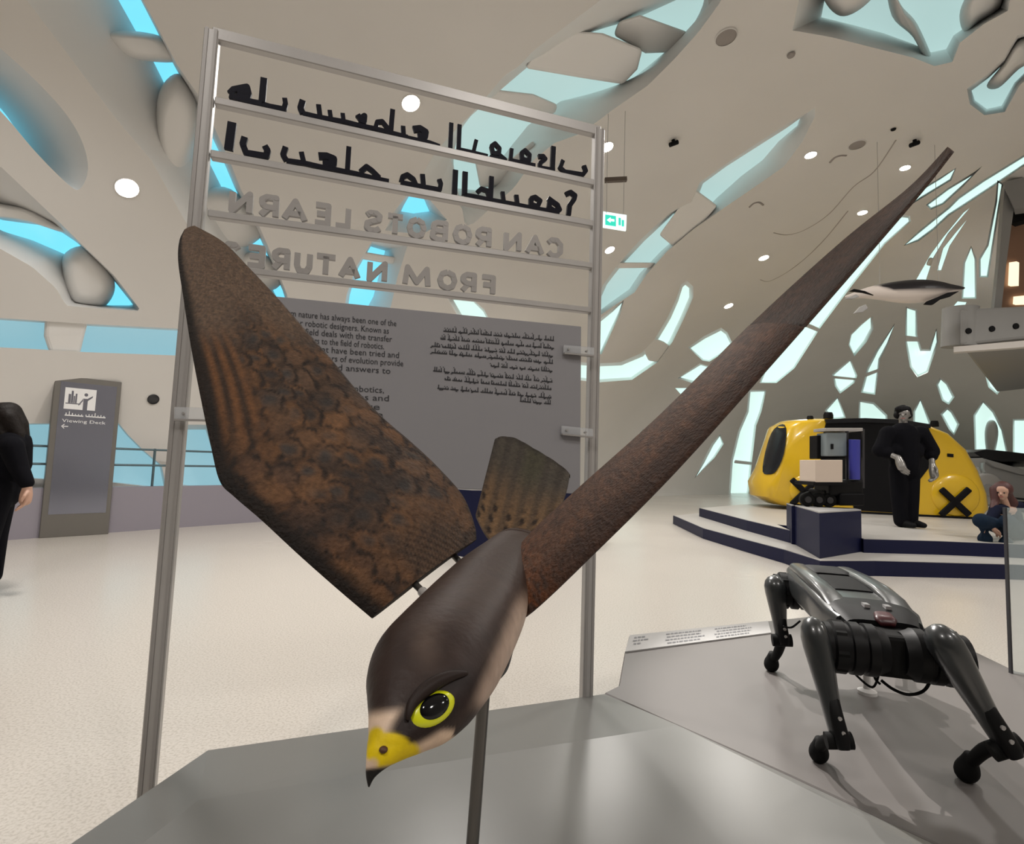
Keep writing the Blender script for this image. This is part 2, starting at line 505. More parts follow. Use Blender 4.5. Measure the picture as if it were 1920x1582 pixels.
for i in range(-k, k + 1):
    for j in range(-k, k + 1):
        p = Vector((i * g + (g / 2 if j % 2 else 0), j * g * 0.866))
        if p.length < 0.975 and not any(inside((p.x, p.y), L) for L in loops2):
            verts2.append(p)
res = delaunay_2d_cdt(verts2, edges2, [], 0, 1e-6)
V2, _, FC = res[0], res[1], res[2]
bms = bmesh.new()
bv = [bms.verts.new(shell_pt(Vector(v))) for v in V2]
bbs = [(min(p[0] for p in L), max(p[0] for p in L), min(p[1] for p in L), max(p[1] for p in L)) for L in loops2]
for f in FC:
    c = sum((Vector(V2[i]) for i in f), Vector((0, 0))) / len(f)
    hit = False
    for L, bb in zip(loops2, bbs):
        if bb[0] <= c.x <= bb[1] and bb[2] <= c.y <= bb[3] and inside((c.x, c.y), L):
            hit = True
            break
    if not hit:
        bms.faces.new([bv[i] for i in f])
for v in list(bms.verts):
    if not v.link_faces: bms.verts.remove(v)
shell = fin('ceiling', bms, M_WALL, None, True)
tag(shell, 'white curved shell vault of the hall with calligraphic cut-outs', None, None, 'structure')

for n, (F3, B3, bk, colr) in enumerate(wdata):
    w_ = thing('window_%d' % (n + 1), None, None, (0, 0, 0), None, 'structure')
    bm = bmesh.new()
    mid = [lerp(a, b, 0.5) for a, b in zip(F3, B3)]
    loft(bm, [F3, mid, B3], True, False)
    fin('reveal', bm, M_REVEAL, w_, True, auto=40)
    r2 = delaunay_2d_cdt([Vector(p) for p in bk], [(i, (i + 1) % len(bk)) for i in range(len(bk))], [], 1, 1e-5)
    bm = bmesh.new()
    src = r2[3]
    vv = []
    for i, p in enumerate(r2[0]):
        vv.append(bm.verts.new(B3[src[i][0]] if src[i] else shell_hit(p[0], p[1], 0.6)))
    for f in r2[2]:
        try: bm.faces.new([vv[i] for i in f])
        except ValueError: pass
    fin('glass_pane', bm, {'b': M_SKY, 'p': M_PALE, 's': M_SOFT, 'f': M_PALEGLOW}[colr], w_)  # 's' and 'f' panes carry the daylight on the reveals as emission
# ================================================================== plinths under the two exhibits in front
M_PLINTH = mat('grey_lacquer', (0.165, 0.165, 0.158), 0.30, spec=0.5, var=0.02, vscale=2)
M_PLINTH2 = mat('pale_grey_lacquer', (0.125, 0.115, 0.110), 0.42, spec=0.5, var=0.02, vscale=2)
M_NAVY = mat('navy_paint', (0.005, 0.007, 0.036), 0.5, spec=0.2)
M_WHITE = mat('white_paint', (0.36, 0.355, 0.35), 0.6)
M_INK = mat('grey_ink', (0.16, 0.16, 0.17), 0.6)
HP = 0.332          # height of the pale plinth
HF = 0.36          # height of the grey plinth
def solid_poly(bm, top, zb):
    a = [bm.verts.new(Vector(p)) for p in top]
    b = [bm.verts.new(Vector((p[0], p[1], zb))) for p in top]
    bm.faces.new(a)
    bm.faces.new(b[::-1])
    n = len(a)
    for i in range(n):
        bm.faces.new((a[i], b[i], b[(i + 1) % n], a[(i + 1) % n]))
falcon_plinth = thing('display_plinth', 'glossy mid-grey faceted plinth under the falcon model', 'plinth')
# outer rim (lower), inner top (higher): the rim is a shallow chamfer all round
ZR = HF - 0.03
rim = [onz(390, 1405, ZR), onz(1132, 1300, ZR), onz(1480, 1455, ZR), onz(1790, 1600, ZR)]
rim += [Vector((0.75, 0.35, ZR)), Vector((0.2, 0.05, ZR)), Vector((-0.85, 0.3, ZR)), onz(60, 1630, ZR)]
inn = [onz(372, 1500, HF), onz(1272, 1360, HF)]
cen = sum(rim, Vector()) / len(rim)
top = []
for i, p in enumerate(rim):
    q = p + (cen - p) * 0.1
    top.append(Vector((q.x, q.y, HF)))
top[0] = inn[0]; top[1] = inn[1]
top[2] = onz(1478, 1462, HF); top[3] = onz(1770, 1610, HF)
top[7] = onz(190, 1640, HF)
bm = bmesh.new()
T = [bm.verts.new(p) for p in top]
Rm = [bm.verts.new(p) for p in rim]
B = [bm.verts.new(Vector((p.x, p.y, 0.0))) for p in rim]
bm.faces.new(T)
n = len(T)
for i in range(n):
    bm.faces.new((T[i], T[(i + 1) % n], Rm[(i + 1) % n], Rm[i]))
    bm.faces.new((Rm[i], Rm[(i + 1) % n], B[(i + 1) % n], B[i]))
bm.faces.new(B[::-1])
fin('plinth_body', bm, M_PLINTH, falcon_plinth, bevel=0.004, segs=1)

dog_plinth = thing('display_plinth', 'pale grey faceted plinth under the four-legged robot', 'plinth')
e = Vector((0.012, 0.012, 0))
c0, c1 = onz(1171, 1224, HP), onz(1446, 1186, HP)
poly = [onz(1180, 1191, HP), c0, onz(1160, 1285, HP), rim[1] + Vector((0.003, 0.004, 0)), rim[2] + Vector((0.003, 0.003, 0)), rim[3] + Vector((0.004, 0.002, 0)),
        Vector((1.6, 0.55, HP)), Vector((2.35, 0.95, HP)), Vector((2.75, 2.0, HP)), onz(1905, 1258, HP) , onz(1660, 1141, HP)]
poly = [Vector((p.x, p.y, HP)) for p in poly]
bm = bmesh.new()
solid_poly(bm, poly, 0)
fin('plinth_body', bm, M_PLINTH2, dog_plinth, bevel=0.004, segs=1)
# printed caption strip along the far edge of that plinth
strip = thing('caption_strip', 'white printed caption strip along the edge of the pale plinth', 'label')
bm = bmesh.new()
sp = [onz(1181, 1193, HP), onz(1172, 1224, HP), onz(1446, 1188, HP), onz(1640, 1150, HP), onz(1560, 1150, HP), onz(1440, 1166, HP)]
prism(bm, [Vector((p.x, p.y, HP + 0.0005)) for p in (sp[0], sp[1], sp[2], sp[5])], (0, 0, 0.0065))
fin('strip_board', bm, M_WHITE, strip)
def strip_pt(u, v):
    a = sp[0].lerp(sp[5], u); b = sp[1].lerp(sp[2], u)
    q = b.lerp(a, v)
    return Vector((q.x, q.y, HP + 0.0085))
random.seed(3)
for u0, u1, rows in ((0.03, 0.13, 3), (0.24, 0.52, 4), (0.58, 0.86, 4)):
    bm = bmesh.new()
    for r in range(rows):
        v = 0.82 - r * 0.2
        x = u0 + (random.random() * 0.02)
        lim = u1 - random.random() * 0.05
        while x < lim:
            w_ = 0.008 + random.random() * 0.02
            q = [strip_pt(x, v), strip_pt(min(x + w_, lim), v), strip_pt(min(x + w_, lim), v - 0.085), strip_pt(x, v - 0.085)]
            bm.faces.new([bm.verts.new(p) for p in q])
            x += w_ + 0.006
    fin('printed_text', bm, M_INK, strip)

# glass screen at the right end of the pale plinth
M_GLASS = mat('clear_screen_glass', (0.75, 0.85, 0.85), 0.03, alpha=0.22, spec=0.6)
M_DKMETAL = mat('dark_metal', (0.05, 0.05, 0.055), 0.35, 0.6)
gl = thing('glass_screen', 'clear glass screen with dark edge at the end of the pale plinth', 'glass screen')
g0 = onz(1897, 1262, HP)
gz = 1.2 - (955 - 903) / 1000.0 * (g0.y)
gdir = Vector((1, -0.25, 0)).normalized()
bm = bmesh.new()
prism(bm, [g0, g0 + gdir * 1.1, g0 + gdir * 1.1 + Vector((0, 0, gz - HP)), g0 + Vector((0, 0, gz - HP))], Vector((0.25, 1, 0)).normalized() * 0.012)
fin('glass_pane', bm, M_GLASS, gl)
bm = bmesh.new()
bar(bm, g0 - gdir * 0.003, g0 - gdir * 0.003 + Vector((0, 0, gz - HP)), 0.008, 0.014, up=(0, 1, 0))
fin('edge_strip', bm, M_DKMETAL, gl)
# ================================================================== text frame: two posts, rails, letters, printed panel
M_STEEL = mat('brushed_grey_aluminium', (0.40, 0.385, 0.375), 0.38, 0.35, bump=0.02, bscale=120, var=0.05, vscale=8)
M_STEEL2 = mat('grey_letter_paint', (0.30, 0.285, 0.275), 0.45, 0.2)
M_BLACK = mat('black_letter_acrylic', (0.004, 0.004, 0.010), 0.5, spec=0.12)
M_PANEL = mat('grey_print_panel', (0.235, 0.23, 0.245), 0.55)
M_CLEAR = mat('clear_acrylic', (0.6, 0.62, 0.64), 0.08, alpha=0.35)
frame = thing('letter_display', 'tall aluminium frame with rails of mirrored black and grey letters', 'sign frame')
DL, DR = 1.77, 2.2
TL, TR = P(399, 62, DL), P(1122, 245, DR)
def floor_pt(p):
    return Vector((p.x, p.y, 0))
XD = floor_pt(TR) - floor_pt(TL)
FW = XD.length
XD.normalize()
FN = Vector((XD.y, -XD.x, 0))        # towards the viewer
FP0 = floor_pt(TL)
def fp(x, y, off=0.0):
    return onplane(x, y, FP0 + FN * off, FN)
# posts (double profile) follow the photographed lines down to the floor
def post(px, ex, name):
    bm = bmesh.new()
    a, b = px
    pa, pb = fp(*a), fp(*b)
    d = (pb - pa) / (pa.z - pb.z)
    base = pa + d * pa.z
    bar(bm, base, pa, 0.044, 0.034, up=FN)
    o = fin('post', bm, M_STEEL, frame, bevel=0.003, segs=1)
    for s in (-1, 1):
        bm = bmesh.new()
        bar(bm, base + XD * s * 0.013 + FN * 0.017, pa + XD * s * 0.013 + FN * 0.017, 0.009, 0.005, up=FN)
        fin('post_rib', bm, M_STEEL2, o)
    bm = bmesh.new()
    box(bm, base + Vector((0, 0, 0.006)), (0.12, 0.12, 0.012))
    fin('base_plate', bm, M_STEEL, o)
    return pa, base
lt, lb = post(((399, 60), (276, 1480)), 0, 'l')
rt, rb = post(((1122, 245), (1099, 1300)), 0, 'r')
RAILS = [((399, 66), (1124, 249), 0.042, 'top_bar'), ((404, 192), (1116, 346), 0.026, 'rail'), ((396, 291), (1113, 422), 0.026, 'rail'),
         ((391, 402), (1110, 500), 0.024, 'rail'), ((383, 500), (1109, 583), 0.022, 'rail')]
for a, b, h, nm in RAILS:
    bm = bmesh.new()
    pa, pb = fp(*a), fp(*b)
    bar(bm, pa, pb, 0.03, h, up=(0, 0, 1))
    fin(nm, bm, M_STEEL, frame, bevel=0.003, segs=1)

# letters are cut from strokes: every stroke is a run of prisms in the frame plane
def stroke(bm, pts, wd, th=0.012, off=0.004, close=False):
    pts = [Vector(p) for p in pts]
    if close: pts = pts + [pts[0]]
    for a, b in zip(pts, pts[1:]):
        off += 0.00012
        d = b - a
        if d.length < 1e-5: continue
        x = d.normalized(); y = FN.cross(x).normalized()
        q = [a + y * wd / 2, b + y * wd / 2, b - y * wd / 2, a - y * wd / 2]
        prism(bm, [p + FN * (off - th) for p in q], FN * th)
    off += 0.0002
    for p in pts[1:-1] if not close else pts:
        off += 0.00004
        Y = FN.cross(XD).normalized()
        prism(bm, [p + FN * (off - th) + (XD * math.cos(2 * PI * k / 8) + Y * math.sin(2 * PI * k / 8)) * wd / 2 for k in range(8)], FN * th)
def z6(p): return fp(400 + p[0] / 5.272, 130 + p[1] / 5.272)
def z7(p): return fp(740 + p[0] / 5.053, 180 + p[1] / 5.053)
ARABIC = [
 [(6, 11, [(165,245),(205,205),(335,180),(350,240),(330,300)]), (6, 10, [(160,262),(250,292),(400,330),(480,345)]), (6, 9, [(240,225),(300,235),(250,270),(350,290)]), (6, 11.5, [(502,92),(480,345)]), (6, 9, [(480,345),(560,372),(700,398),(715,345),(706,292)])],
 [(6, 11, [(885,312),(862,390),(885,440)]), (6, 8.5, [(885,440),(1000,468),(1150,497),(1300,523),(1450,562),(1600,592),(1750,632),(1920,676)]), (7, 8.5, [(20,378),(180,415),(330,448),(425,484)]),
  (6, 9, [(1040,355),(1055,470)]), (6, 8, [(1150,410),(1162,495)]), (6, 8, [(1278,440),(1288,520)]), (6, 10, [(1425,455),(1455,495),(1495,465),(1490,520),(1440,500)]),
  (6, 8, [(1605,575),(1620,525),(1670,520),(1735,600)]), (6, 9, [(1772,402),(1752,640)]), (7, 8.5, [(78,290),(85,400)]), (7, 12, [(175,320),(240,312),(292,345),(285,392),(215,385)])],
 [(7, 8, [(535,260),(525,502)])],
 [(7, 8, [(613,276),(604,512),(700,532),(880,577)]), (7, 7, [(772,420),(745,535)])],
 [(7, 8, [(915,480),(950,455),(990,500),(985,550),(930,545),(915,480)]), (7, 7, [(985,555),(1045,605),(900,580)])],
 [(7, 7, [(1107,502),(1096,612),(1330,662)]), (7, 8, [(1200,545),(1235,520),(1275,560),(1270,620),(1205,600),(1200,545)])],
 [(7, 8, [(1360,575),(1405,575),(1425,600),(1375,640),(1372,684),(1515,708)]), (7, 9, [(1502,482),(1492,705)])],
 [(7, 8, [(1592,612),(1565,682),(1610,722),(1780,748),(1808,712),(1790,662)])],
 [(6, 15, [(188,530),(152,800)])],
 [(6, 11, [(312,675),(292,745),(325,830),(525,862),(538,805),(510,762)])],
 [(6, 10, [(716,772),(690,850),(722,905)]), (6, 8.5, [(722,905),(900,930),(1050,965),(1250,1003),(1400,1033),(1560,1073),(1735,1112)]), (6, 9, [(870,822),(892,915)]), (6, 13, [(1040,860),(1120,862),(1190,890),(1185,945),(1080,935)]),
  (6, 9, [(1340,770),(1325,1005)]), (6, 9, [(1455,1015),(1515,965),(1570,1005),(1640,1075)])],
 [(7, 9, [(62,815),(75,770),(120,750),(175,790),(200,845)]), (7, 8.5, [(55,822),(250,860),(425,892),(436,835),(420,792)]), (7, 9, [(262,745),(272,855)])],
 [(7, 10, [(575,705),(565,932)])],
 [(7, 10, [(667,722),(660,942)]), (7, 8.5, [(660,942),(760,958),(900,988),(1100,1024),(1300,1064),(1450,1090),(1555,1104)]), (7, 8, [(782,915),(820,882),(875,900),(900,972)]), (7, 9, [(916,766),(906,985)]), (7, 7.5, [(1020,910),(1032,1005)]), (7, 8, [(1150,940),(1162,1035)]),
  (7, 9, [(1290,975),(1330,962),(1375,995),(1350,1050),(1290,1030),(1290,975)]), (7, 9, [(1450,970),(1540,1035),(1560,1080),(1530,1100),(1460,1060),(1470,990)])],
 [(7, 9, [(1620,935),(1665,915),(1705,945),(1695,985),(1655,1040),(1645,1130)])],
]
for wd_ in ARABIC:
    bm = bmesh.new()
    for zid, wpx, pts in wd_:
        f_ = z6 if zid == 6 else z7
        q = [f_(p) for p in pts]
        dep = (q[0] - CAM).dot(CF)
        stroke(bm, q, wpx * dep / FPX, 0.012, 0.006)
    fin('black_letter', bm, M_BLACK, frame)
GL = {  # unit square glyphs, x right y up (already mirrored by placement)
 'C': [[(1,.8),(.75,1),(.35,1),(.05,.75),(.05,.25),(.35,0),(.75,0),(1,.2)]],
 'A': [[(0,0),(.5,1),(1,0)], [(.2,.3),(.8,.3)]],
 'N': [[(.05,0),(.05,1),(.95,0),(.95,1)]],
 'R': [[(.08,0),(.08,1),(.65,1),(.92,.85),(.92,.62),(.65,.45),(.08,.45)], [(.5,.45),(.95,0)]],
 'O': [[(.5,1),(.15,.85),(.02,.5),(.15,.15),(.5,0),(.85,.15),(.98,.5),(.85,.85),(.5,1)]],
 'B': [[(.08,0),(.08,1),(.65,1),(.9,.87),(.9,.65),(.65,.53),(.08,.53)], [(.65,.53),(.95,.4),(.95,.14),(.65,0),(.08,0)]],
 'T': [[(0,1),(1,1)], [(.5,1),(.5,0)]],
 'S': [[(.95,.85),(.7,1),(.3,1),(.07,.85),(.1,.65),(.5,.52),(.9,.38),(.93,.15),(.7,0),(.3,0),(.05,.15)]],
 'L': [[(.08,1),(.08,0),(.95,0)]],
 'E': [[(.95,1),(.08,1),(.08,0),(.95,0)], [(.08,.52),(.85,.52)]],
 'F': [[(.95,1),(.08,1),(.08,0)], [(.08,.52),(.85,.52)]],
 'M': [[(.05,0),(.12,1),(.5,.15),(.88,1),(.95,0)]],
 'U': [[(.05,1),(.05,.3),(.25,0),(.75,0),(.95,.3),(.95,1)]],
 '?': [[(.05,.8),(.3,1),(.75,1),(.95,.8),(.85,.55),(.5,.4),(.5,.22)], [(.5,.06),(.5,0)]],
}
L3 = [('C',1023,1055),('A',983,1020),('N',942,978),('R',889,922),('O',847,885),('B',804,841),('O',761,799),('T',721,758),('S',680,717),('L',623,658),('E',584,621),('A',526,578),('R',482,524),('N',426,475)]
L4 = [('F',898,929),('R',861,894),('O',818,857),('M',748,813),('N',685,727),('A',633,676),('T',586,633),('U',550,585),('R',507,544),('E',457,498),('?',415,450)]
def text_row(row, a, b, hgt):
    for ch, x0, x1 in row:
        yb = lambda x: a[1] + (b[1] - a[1]) * (x - a[0]) / (b[0] - a[0])
        p0, p1 = fp(x1, yb(x1)), fp(x0, yb(x0))       # mirrored: glyph starts at its right end
        w_ = 0.019
        bm = bmesh.new()
        for st in GL[ch]:
            q = []
            for u, v in st:
                uu = 0.14 + u * 0.74
                q.append(p0.lerp(p1, uu) + Vector((0, 0, 0.012 + w_ / 2 + v * (hgt - w_))))
            stroke(bm, q, w_, 0.014, 0.008)
        fin('grey_letter', bm, M_STEEL2, frame)
text_row(L3, (391, 402), (1110, 500), 0.082)
text_row(L4, (383, 500), (1109, 583), 0.080)

# the printed panel and its clips
panel = thing('information_board', 'dull grey printed information panel with English and Arabic paragraphs', 'panel')
po = 0.03
pq = [fp(452, 549, po), fp(1090, 612, po), fp(1088, 926, po), fp(425, 897, po)]
bm = bmesh.new()
prism(bm, pq, FN * -0.012)
fin('panel_board', bm, M_PANEL, panel, bevel=0.002, segs=1)
M_PRINT = mat('dark_print', (0.045, 0.045, 0.05), 0.7, spec=0.1)
def pan(x, y): return fp(x, y, po + 0.0015)
EN = ["Inspiration from nature has always been one of the", "starting points for robotic designers. Known as", "biomimetics, this field deals with the transfer", "of ideas from living beings to the field of robotics.", "Natural processes that have been tried and", "tested over billions of years of evolution provide", "inspiring questions and answers to", "", "This group presents new robotics,", "with movements, bodies and", "behaviours of nature", "for a better future"]
ENR = [(611.6, 743), (625.6, 729), (641, 735), (654.5, 720), (671, 748), (686.6, 756), (700.6, 732), 0, (736.6, 720), (752, 729), (768, 712), (782.5, 718)]
def text_line(s, a, b, hgt, name='printed_text', parent=None, m=None, nrm=None, mirror=False):
    """flat lettering of the built-in font fitted between two points"""
    cu = bpy.data.curves.new('t', 'FONT')
    cu.body = s
    cu.size = 1.0
    cu.resolution_u = 2
    to = bpy.data.objects.new('t', cu)
    COL.objects.link(to)
    dg = bpy.context.evaluated_depsgraph_get()
    me = bpy.data.meshes.new_from_object(to.evaluated_get(dg))
    bpy.data.objects.remove(to)
    bpy.data.curves.remove(cu)
    if len(me.vertices) == 0:
        return None
    xs = [v.co.x for v in me.vertices]
    x0, x1 = min(xs), max(xs)
    X = (b - a)
    Y = Vector((0, 0, 1)) if nrm is None else nrm.cross(X).normalized()
    if nrm is None and Y.dot(X) != 0:
        Y = (Y - X.normalized() * Y.dot(X.normalized())).normalized()
    for v in me.vertices:
        u = (v.co.x - x0) / (x1 - x0)
        v.co = a + X * u + Y * (v.co.y * hgt)
    me.name = name
    me.materials.clear()
    o = link(name, me, m, parent)
    o['kind'] = 'stuff'
    return o
yy = [585 + 15.5 * i for i in range(12)]
for i, s in enumerate(EN):
    if not s: continue
    yr, xr = ENR[i]
    xl = 462 - i * 1.4
    yl = yr - 0.00034 * (895 - yr) * (xr - xl)
    text_line(s, pan(xl, yl), pan(xr, yr), 0.030, parent=panel, m=M_PRINT)
AR_ = [(826, 620, 1039, 638), (826, 635, 1039, 653), (802, 648, 1037, 668), (802, 660, 1037, 681), (920, 686, 1036, 696), None, (812, 695, 1036, 716), (830, 711, 1034, 730), (812, 727, 1034, 746), (975, 752, 1033, 757)]
random.seed(11)
for r in AR_:
    if r is None: continue
    bm = bmesh.new()
    x0, y0, x1, y1 = r
    x = x1
    sl = (y1 - y0) / (x1 - x0)
    while x > x0 + 6:
        wl = min(random.uniform(10, 30), x - x0)
        yb = y0 + (x - wl / 2 - x0) * sl
        f_ = lambda X, up: pan(X, y0 + (X - x0) * sl - up)
        stroke_w = 0.0042
        def flat(pts, wd):
            for a, b in zip(pts, pts[1:]):
                d = (b - a).normalized(); y = FN.cross(d).normalized()
                bm.faces.new([bm.verts.new(p) for p in (a + y * wd / 2, b + y * wd / 2, b - y * wd / 2, a - y * wd / 2)])
        flat([f_(x, 0), f_(x - wl, 0)], stroke_w)
        k = x - 1.5
        while k > x - wl:
            h_ = random.choice((3, 3, 4, 7, 8, -3))
            if h_ > 0:
                flat([f_(k, 0), f_(k + 0.3, h_)], stroke_w * 0.8)
                if random.random() < 0.5:
                    flat([f_(k - 2.5, h_ + 1.6), f_(k - 0.7, h_ + 1.6)], stroke_w * 0.7)
            else:
                flat([f_(k, 0), f_(k - 2, -2.6), f_(k - 4, -2.2)], stroke_w * 0.8)
            k -= random.uniform(3.4, 5.5)
        x -= wl + random.uniform(2.5, 4.5)
    fin('printed_text', bm, M_PRINT, panel)['kind'] = 'stuff'
# clear acrylic clips between panel and posts
for (x0, y0, x1, y1, h_) in ((1056, 655, 1112, 660, 16), (1052, 806, 1110, 812, 16), (328, 775, 440, 778, 24)):
    bm = bmesh.new()
    a, b = fp(x0, y0 - h_ / 2, po + 0.006), fp(x1, y1 - h_ / 2, po + 0.006)
    c, d = fp(x1, y1 + h_ / 2, po + 0.006), fp(x0, y0 + h_ / 2, po + 0.006)
    prism(bm, [a, b, c, d], FN * 0.008)
    o = fin('clip', bm, M_CLEAR, panel)
    bm = bmesh.new()
    bar(bm, d + FN * 0.004, c + FN * 0.004, 0.018, 0.006, up=(0, 0, 1))
    fin('clip_ledge', bm, M_STEEL2, o)
    for t in (0.15, 0.75):
        q = a.lerp(b, t).lerp(d.lerp(c, t), 0.5)
        bm = bmesh.new()
        cyl(bm, q, q + FN * 0.012, 0.004, 10)
        fin('screw', bm, M_STEEL2, o)
# ================================================================== falcon model on its rod
falcon = thing('falcon_model', 'brown robotic falcon with raised wings and yellow beak on a thin rod', 'bird model', onz(892, 1585, HF))
from mathutils import noise
def srgb(r, g, b):
    f = lambda c: (c / 255) / 12.92 if c / 255 <= 0.04045 else ((c / 255 + 0.055) / 1.055) ** 2.4
    return (f(r), f(g), f(b))
def mixc(a, b, t):
    t = max(0, min(1, t))
    return tuple(lerp(x, y, t) for x, y in zip(a, b))
def sm(a, b, x):
    t = max(0, min(1, (x - a) / (b - a)))
    return t * t * (3 - 2 * t)
M_FEATHER = mat('painted_foam_feathers', (0.1, 0.06, 0.04), 0.62, attr='paint', bump=0.5, bscale=220, var=0.32, vscale=150, spec=0.18)
M_HEADP = mat('painted_falcon_head', (0.1, 0.06, 0.04), 0.5, attr='paint', var=0.18, vscale=60, spec=0.25, bump=0.08, bscale=120)
def seg_d(x, y, pts):
    best = 1e9
    for (ax, ay), (bx, by) in zip(pts, pts[1:]):
        t = max(0, min(1, ((x - ax) * (bx - ax) + (y - ay) * (by - ay)) / ((bx - ax) ** 2 + (by - ay) ** 2)))
        best = min(best, math.hypot(x - ax - t * (bx - ax), y - ay - t * (by - ay)))
    return best
# ---- body and head: stations of left / right outline pixel and depth
ST = [((690,1474),(693,1475),.348), ((686,1452),(704,1456),.349), ((686,1430),(730,1436),.352), ((687,1405),(765,1416),.358), ((689,1375),(805,1396),.367), ((690,1340),(850,1372),.380), ((687,1300),(890,1335),.400),
      ((686,1268),(915,1300),.420), ((700,1228),(940,1262),.450), ((742,1180),(962,1220),.495), ((793,1126),(985,1165),.56), ((850,1070),(1000,1105),.65), ((900,1030),(1012,1058),.75), ((930,1008),(1015,1022),.85), ((945,1000),(1000,1005),.93)]
tt = [i for i in range(len(ST))]
flat = [(a[0], a[1], b[0], b[1], d) for a, b, d in ST]
dense = catmull(flat, 8)
cs = [(P(q[0], q[1], q[4]) + P(q[2], q[3], q[4])) / 2 for q in dense]
NB_ = 64
rings = []
for i, q in enumerate(dense):
    a, b = P(q[0], q[1], q[4]), P(q[2], q[3], q[4])
    lat = (b - a) / 2
    tan = (cs[min(i + 1, len(cs) - 1)] - cs[max(i - 1, 0)]).normalized()
    ver = tan.cross(lat).normalized()
    if ver.dot(CF) > 0: ver = -ver
    s = i / 8.0
    k = interp([0, 1, 3, 5, 7, 9, 11, 14], [1.0, 0.9, 0.7, 0.68, 0.72, 0.78, 0.7, 0.45], s)
    rings.append(ring_pts(cs[i], lat.normalized(), ver, lat.length * 0.985, lat.length * k, NB_, 2.15))
bm = bmesh.new()
loft(bm, rings)
body = fin('body', bm, M_HEADP, falcon, True)
C_DK, C_BR, C_CRE = srgb(38, 27, 24), srgb(84, 66, 58), srgb(205, 180, 158)
C_YEL, C_BLK, C_BEL = srgb(205, 178, 8), srgb(14, 12, 12), srgb(172, 150, 135)
def body_col(i, co):
    x, y, d = proj(co)
    # distance along head axis: from beak tip up towards the neck
    ax, ay = (x - 690), (1472 - y)
    s = ay * 0.86 + ax * 0.42           # along axis (beak tip 0 -> crown)
    l = ax * 0.86 - ay * 0.42           # across (left negative)
    c = mixc(C_DK, srgb(50, 36, 31), 0.5)
    # back of the neck greyish brown towards the tail
    c = mixc(c, srgb(66, 52, 46), sm(1230, 1080, y) * 0.75)
    c = mixc(c, srgb(92, 78, 70), sm(45, 0, math.hypot((x - 800) * 1.0, (y - 1205) * 0.55)) * 0.5)
    # forehead / lores pale
    pale = sm(1325, 1352, y + 0.12 * (x - 690)) * sm(1402, 1385, y + 0.0 * x) if x < 790 else 0
    pale = max(pale, sm(1362, 1378, y + 0.28 * (860 - x) * 0.3) * (1 if x < 850 else 0))
    c = mixc(c, C_CRE, pale)
    # cheek edge dark under the eye
    dk = sm(62, 40, math.hypot((x - 812) * 0.82 + (y - 1328) * 0.42, ((y - 1328) * 0.9 - (x - 812) * -0.35) * 1.0))
    c = mixc(c, srgb(30, 18, 16), dk)
    # cere
    ce = sm(44, 34, math.hypot((x - 726) * 0.85, (y - 1404) * 1.25)) * sm(1442, 1432, y)
    ce = max(ce, sm(20, 10, seg_d(x, y, [(712, 1424), (740, 1418), (772, 1408)])))
    ce = max(ce, sm(21, 13, math.hypot((x - 706), (y - 1384) * 0.8)))
    c = mixc(c, C_YEL, ce)
    c = mixc(c, srgb(196, 170, 150), sm(14, 4, math.hypot(x - 700, (y - 1432) * 0.9)) * 0.8)
    c = mixc(c, C_BLK, sm(1436, 1446, y + 0.12 * (x - 690)))
    # breast side pale
    br = sm(868, 905, x - (1330 - y) * 0.42) * sm(1345, 1300, y)
    c = mixc(c, C_BEL, br * sm(1090, 1140, y))
    return c
setcol(body, body_col)
bm = bmesh.new(); bm.from_mesh(body.data); bm.normal_update()
for v in bm.verts:
    if v.normal.dot(CF) > 0.3: continue
    x, y, d = proj(v.co)
    v.co += v.normal * (0.0042 * sm(24, 4, seg_d(x, y, [(730, 1322), (780, 1290), (830, 1262), (868, 1258)])) - 0.0040 * sm(50, 15, math.hypot(x - 812, y - 1330)) + 0.0034 * sm(20, 3, math.hypot((x - 706), (y - 1382) * 0.8)))
bm.to_mesh(body.data); bm.free()
body.data.update()
bvh = BVHTree.FromPolygons([v.co.copy() for v in body.data.vertices], [tuple(p.vertices) for p in body.data.polygons])
def on_body(x, y):
    h = bvh.ray_cast(CAM, ray(x, y).normalized())
    return h[0], h[1]
# ---- eye
ep, en = on_body(814, 1325)
if en.dot(CF) > 0: en = -en
ex = (CR * 0.80 + CU * 0.60); ex = (ex - en * ex.dot(en)).normalized(); ey = en.cross(ex).normalized()
de = (ep - CAM).dot(CF)
eye = thing('eye', None, None)
COL.objects.unlink(eye); bpy.data.objects.remove(eye)
M_EYEY = mat('yellow_eye_ring', srgb(196, 200, 20), 0.3)
M_EYEB = mat('black_glass_eye', (0.002, 0.002, 0.003), 0.1, spec=0.35)
def eye_disc(name, rx, ry, h0, h1, m, parent):
    bm = bmesh.new()
    rr = []
    for t in range(6):
        a = t / 5 * PI / 2
        rr.append(ring_pts(ep + en * (h0 + (h1 - h0) * math.sin(a)), ex, ey, rx * math.cos(a) + 1e-5, ry * math.cos(a) + 1e-5, 28))
    loft(bm, [ring_pts(ep - en * 0.006, ex, ey, rx * 1.05, ry * 1.05, 28)] + rr)
    return fin(name, bm, m, parent, True)
er = eye_disc('eye_ring', 0.0182, 0.0108, -0.003, 0.0030, M_EYEY, body)
eye_disc('pupil', 0.0120, 0.0078, 0.0008, 0.0050, M_EYEB, body)
bq = []
for x, y in [c[:2] for c in catmull([(764, 1350), (772, 1322), (792, 1298), (820, 1278), (850, 1266), (876, 1262)], 5)]:
    h0, hn = on_body(x, y)
    bq.append(h0 - ray(x, y).normalized() * 0.0022)
bm = bmesh.new()
tube(bm, bq, [0.0052 * math.sin(PI * (0.08 + 0.84 * i / (len(bq) - 1))) for i in range(len(bq))], 12)
